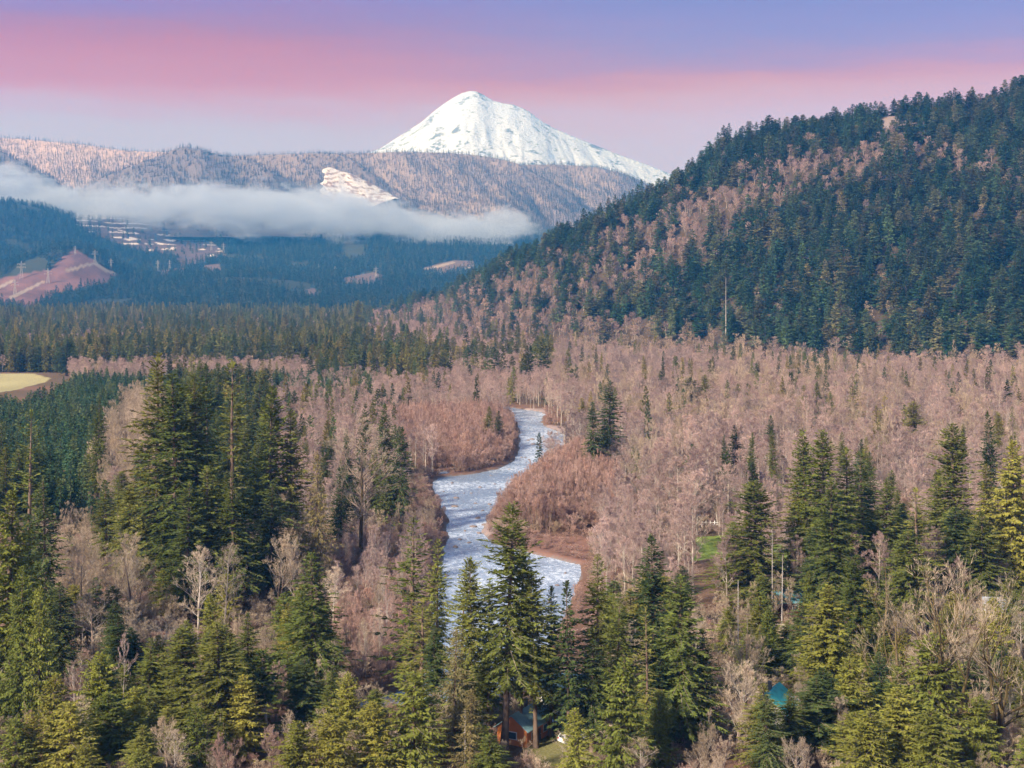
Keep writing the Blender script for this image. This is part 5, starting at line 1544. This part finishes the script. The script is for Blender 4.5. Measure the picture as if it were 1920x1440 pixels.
PY = [(40, 524, 40, 'pylon in the middle of the red cleared slope'), (90, 532, 34, 'pylon at the lower end of the red cleared slope'), (28, 553, 34, 'pylon nearest the track on the red cleared slope'),
      (141, 478, 20, 'small pylon on the very top of the red cleared knoll'), (178, 492, 28, 'pylon beside the track on the knoll shoulder'), (208, 505, 24, 'pylon where the knoll drops to the trees'), (296, 508, 24, 'pylon on the small cleared patch in the blue forest'), (318, 506, 22, 'slim pylon beside the small cleared patch'),
      (396, 470, 22, 'pylon on the terraced cutting'), (419, 474, 22, 'pylon past the end of the terraced cutting'), (597, 514, 22, 'pylon standing in the blue forest under the fog'), (628, 518, 22, 'second pylon in the blue forest under the fog'),
      (705, 522, 26, 'pylon at the pale cleared strip below the fog')]
p0 = None
for i, (x, yb, hp, lab) in enumerate(PY):
    # find the distance where the foothill surface is seen at this row
    Ys = np.linspace(3500, 6400, 600); zs = foot_z(gx(x, Ys), Ys); vv = HOR + F * (CH - zs) / Ys
    hit = np.nonzero(vv <= yb)[0]
    Y = Ys[hit[0]] if len(hit) else 4600.0
    if p0 is None:
        p0 = o = make_pylon(lab, None)
        src = p0
    else:
        o = p0.copy(); COL.objects.link(o)
        for ch in p0.children:
            c = ch.copy(); COL.objects.link(c); c.parent = o
            for g in ch.children:
                d = g.copy(); COL.objects.link(d); d.parent = c
    o['label'] = 'grey lattice ' + lab; o['group'] = 'power pylons on the foothills'
    o.location = (gx(x, Y), Y, float(foot_z(np.array([gx(x, Y)]), np.array([Y]))[0]) - 0.5)
    s = 0.85 * hp * Y / F / 46.0
    o.scale = (s, s, s); o.rotation_euler = (0, 0, R(20 + 7 * (i % 4)))

# ------------------------------------------------------------------ fog bank along the foothills
FOGY = 5950.0
FX0, FX1 = gx(-160, FOGY), gx(1070, FOGY)
ftop = [(-160, 338), (0, 318), (40, 310), (75, 330), (110, 346), (150, 347), (300, 345), (450, 346), (600, 350), (680, 364), (750, 382), (820, 402), (880, 398), (940, 394), (1000, 416), (1040, 438), (1070, 442)]
fbot = [(-160, 396), (0, 402), (200, 411), (350, 424), (500, 438), (600, 440), (700, 452), (780, 466), (850, 481), (900, 478), (950, 452), (1000, 436), (1040, 441), (1070, 444)]
Ytop = 900.0
b_ = B(); box(b_, FX0, FX1, FOGY - 400, FOGY + 400, 215, 620)
m, t = mat('fog_volume')
tcn = t.n('ShaderNodeTexCoord').outputs['Object']
sp3 = t.n('ShaderNodeSeparateXYZ', {0: tcn})
uf = t.math('DIVIDE', t.math('SUBTRACT', sp3.outputs[0], FX0), FX1 - FX0)
def fcurve(pts):
    n_ = t.n('ShaderNodeFloatCurve'); cu = n_.mapping.curves[0]
    P_ = [((gx(x, FOGY) - FX0) / (FX1 - FX0), zrow(y, FOGY) / Ytop) for x, y in pts]
    while len(cu.points) < len(P_): cu.points.new(0.5, 0.5)
    for pt, (a, b) in zip(cu.points, P_): pt.location = (a, b); pt.handle_type = 'AUTO_CLAMPED'
    n_.mapping.update()
    t.put(n_.inputs['Value'], uf)
    return t.math('MULTIPLY', n_.outputs[0], Ytop)
zt, zb = fcurve(ftop), fcurve(fbot)
nn1 = t.math('SUBTRACT', t.math('ADD', t.math('MULTIPLY', t.noise(tcn, 0.0030, 3, 0.5, 0.2), 0.5), t.math('MULTIPLY', t.noise(t.mapping(tcn, (1, 1, 1.5)), 0.0105, 6, 0.66, 0.7), 0.85)), 0.675)
zz = t.math('ADD', sp3.outputs[2], t.math('MULTIPLY', nn1, 340.0))
soft = 42.0
dt = t.math('DIVIDE', t.math('SUBTRACT', t.math('SUBTRACT', zt, 20.0), zz), 20.0)
db = t.math('DIVIDE', t.math('SUBTRACT', zz, t.math('SUBTRACT', zb, 14.0)), soft)
yy = t.math('DIVIDE', t.math('SUBTRACT', sp3.outputs[1], FOGY), 385.0)
dy = t.math('MULTIPLY', t.math('SUBTRACT', 1.0, t.math('MULTIPLY', yy, yy)), 4.0)
mn = t.math('MINIMUM', t.math('MINIMUM', dt, db), dy)
hole = t.smooth(t.noise(t.mapping(tcn, (0.6, 1, 1.8), (90, 40, 10)), 0.0065, 5, 0.64, 0.9), 0.36, 0.60, 0.03, 1.0)
dens = t.math('MULTIPLY', t.math('MULTIPLY', t.smooth(mn, 0.0, 1.0), hole), 0.0095)
pv = t.n('ShaderNodeVolumePrincipled', {'Color': (0.70, 0.80, 0.99, 1), 'Density': dens, 'Anisotropy': 0.0})
t.n('ShaderNodeOutputMaterial', {1: pv.outputs[0]})
if hasattr(m.cycles, 'volume_step_rate'): m.cycles.volume_step_rate = 0.35
fog = link('fog_bank', new_mesh('fog_bank', b_[0], b_[1], [m])); fog['kind'] = 'stuff'; fog['label'] = 'long low bank of white fog lying across the foothills'

# ------------------------------------------------------------------ haze: the air of the valley
HZ = 0.000132
b_ = B(); box(b_, -4600, 4600, -700, 11950, -4.0, 1475)
m, t = mat('valley_air')
pv = t.n('ShaderNodeVolumePrincipled', {'Color': (0.045, 0.255, 0.62, 1), 'Absorption Color': (0.96, 0.66, 0.0, 1), 'Density': HZ, 'Anisotropy': 0.0})
t.n('ShaderNodeOutputMaterial', {1: pv.outputs[0]})
haze = link('haze', new_mesh('haze', b_[0], b_[1], [m])); haze['kind'] = 'stuff'; haze['label'] = 'blue haze filling the valley air'
print('TREES', len(TREES), 'coni stuff', len(pts_c), 'bare stuff', len(b_rest), 'willow', len(WILLOW), 'brush', len(BRUSH), 'frost', len(pts_f))
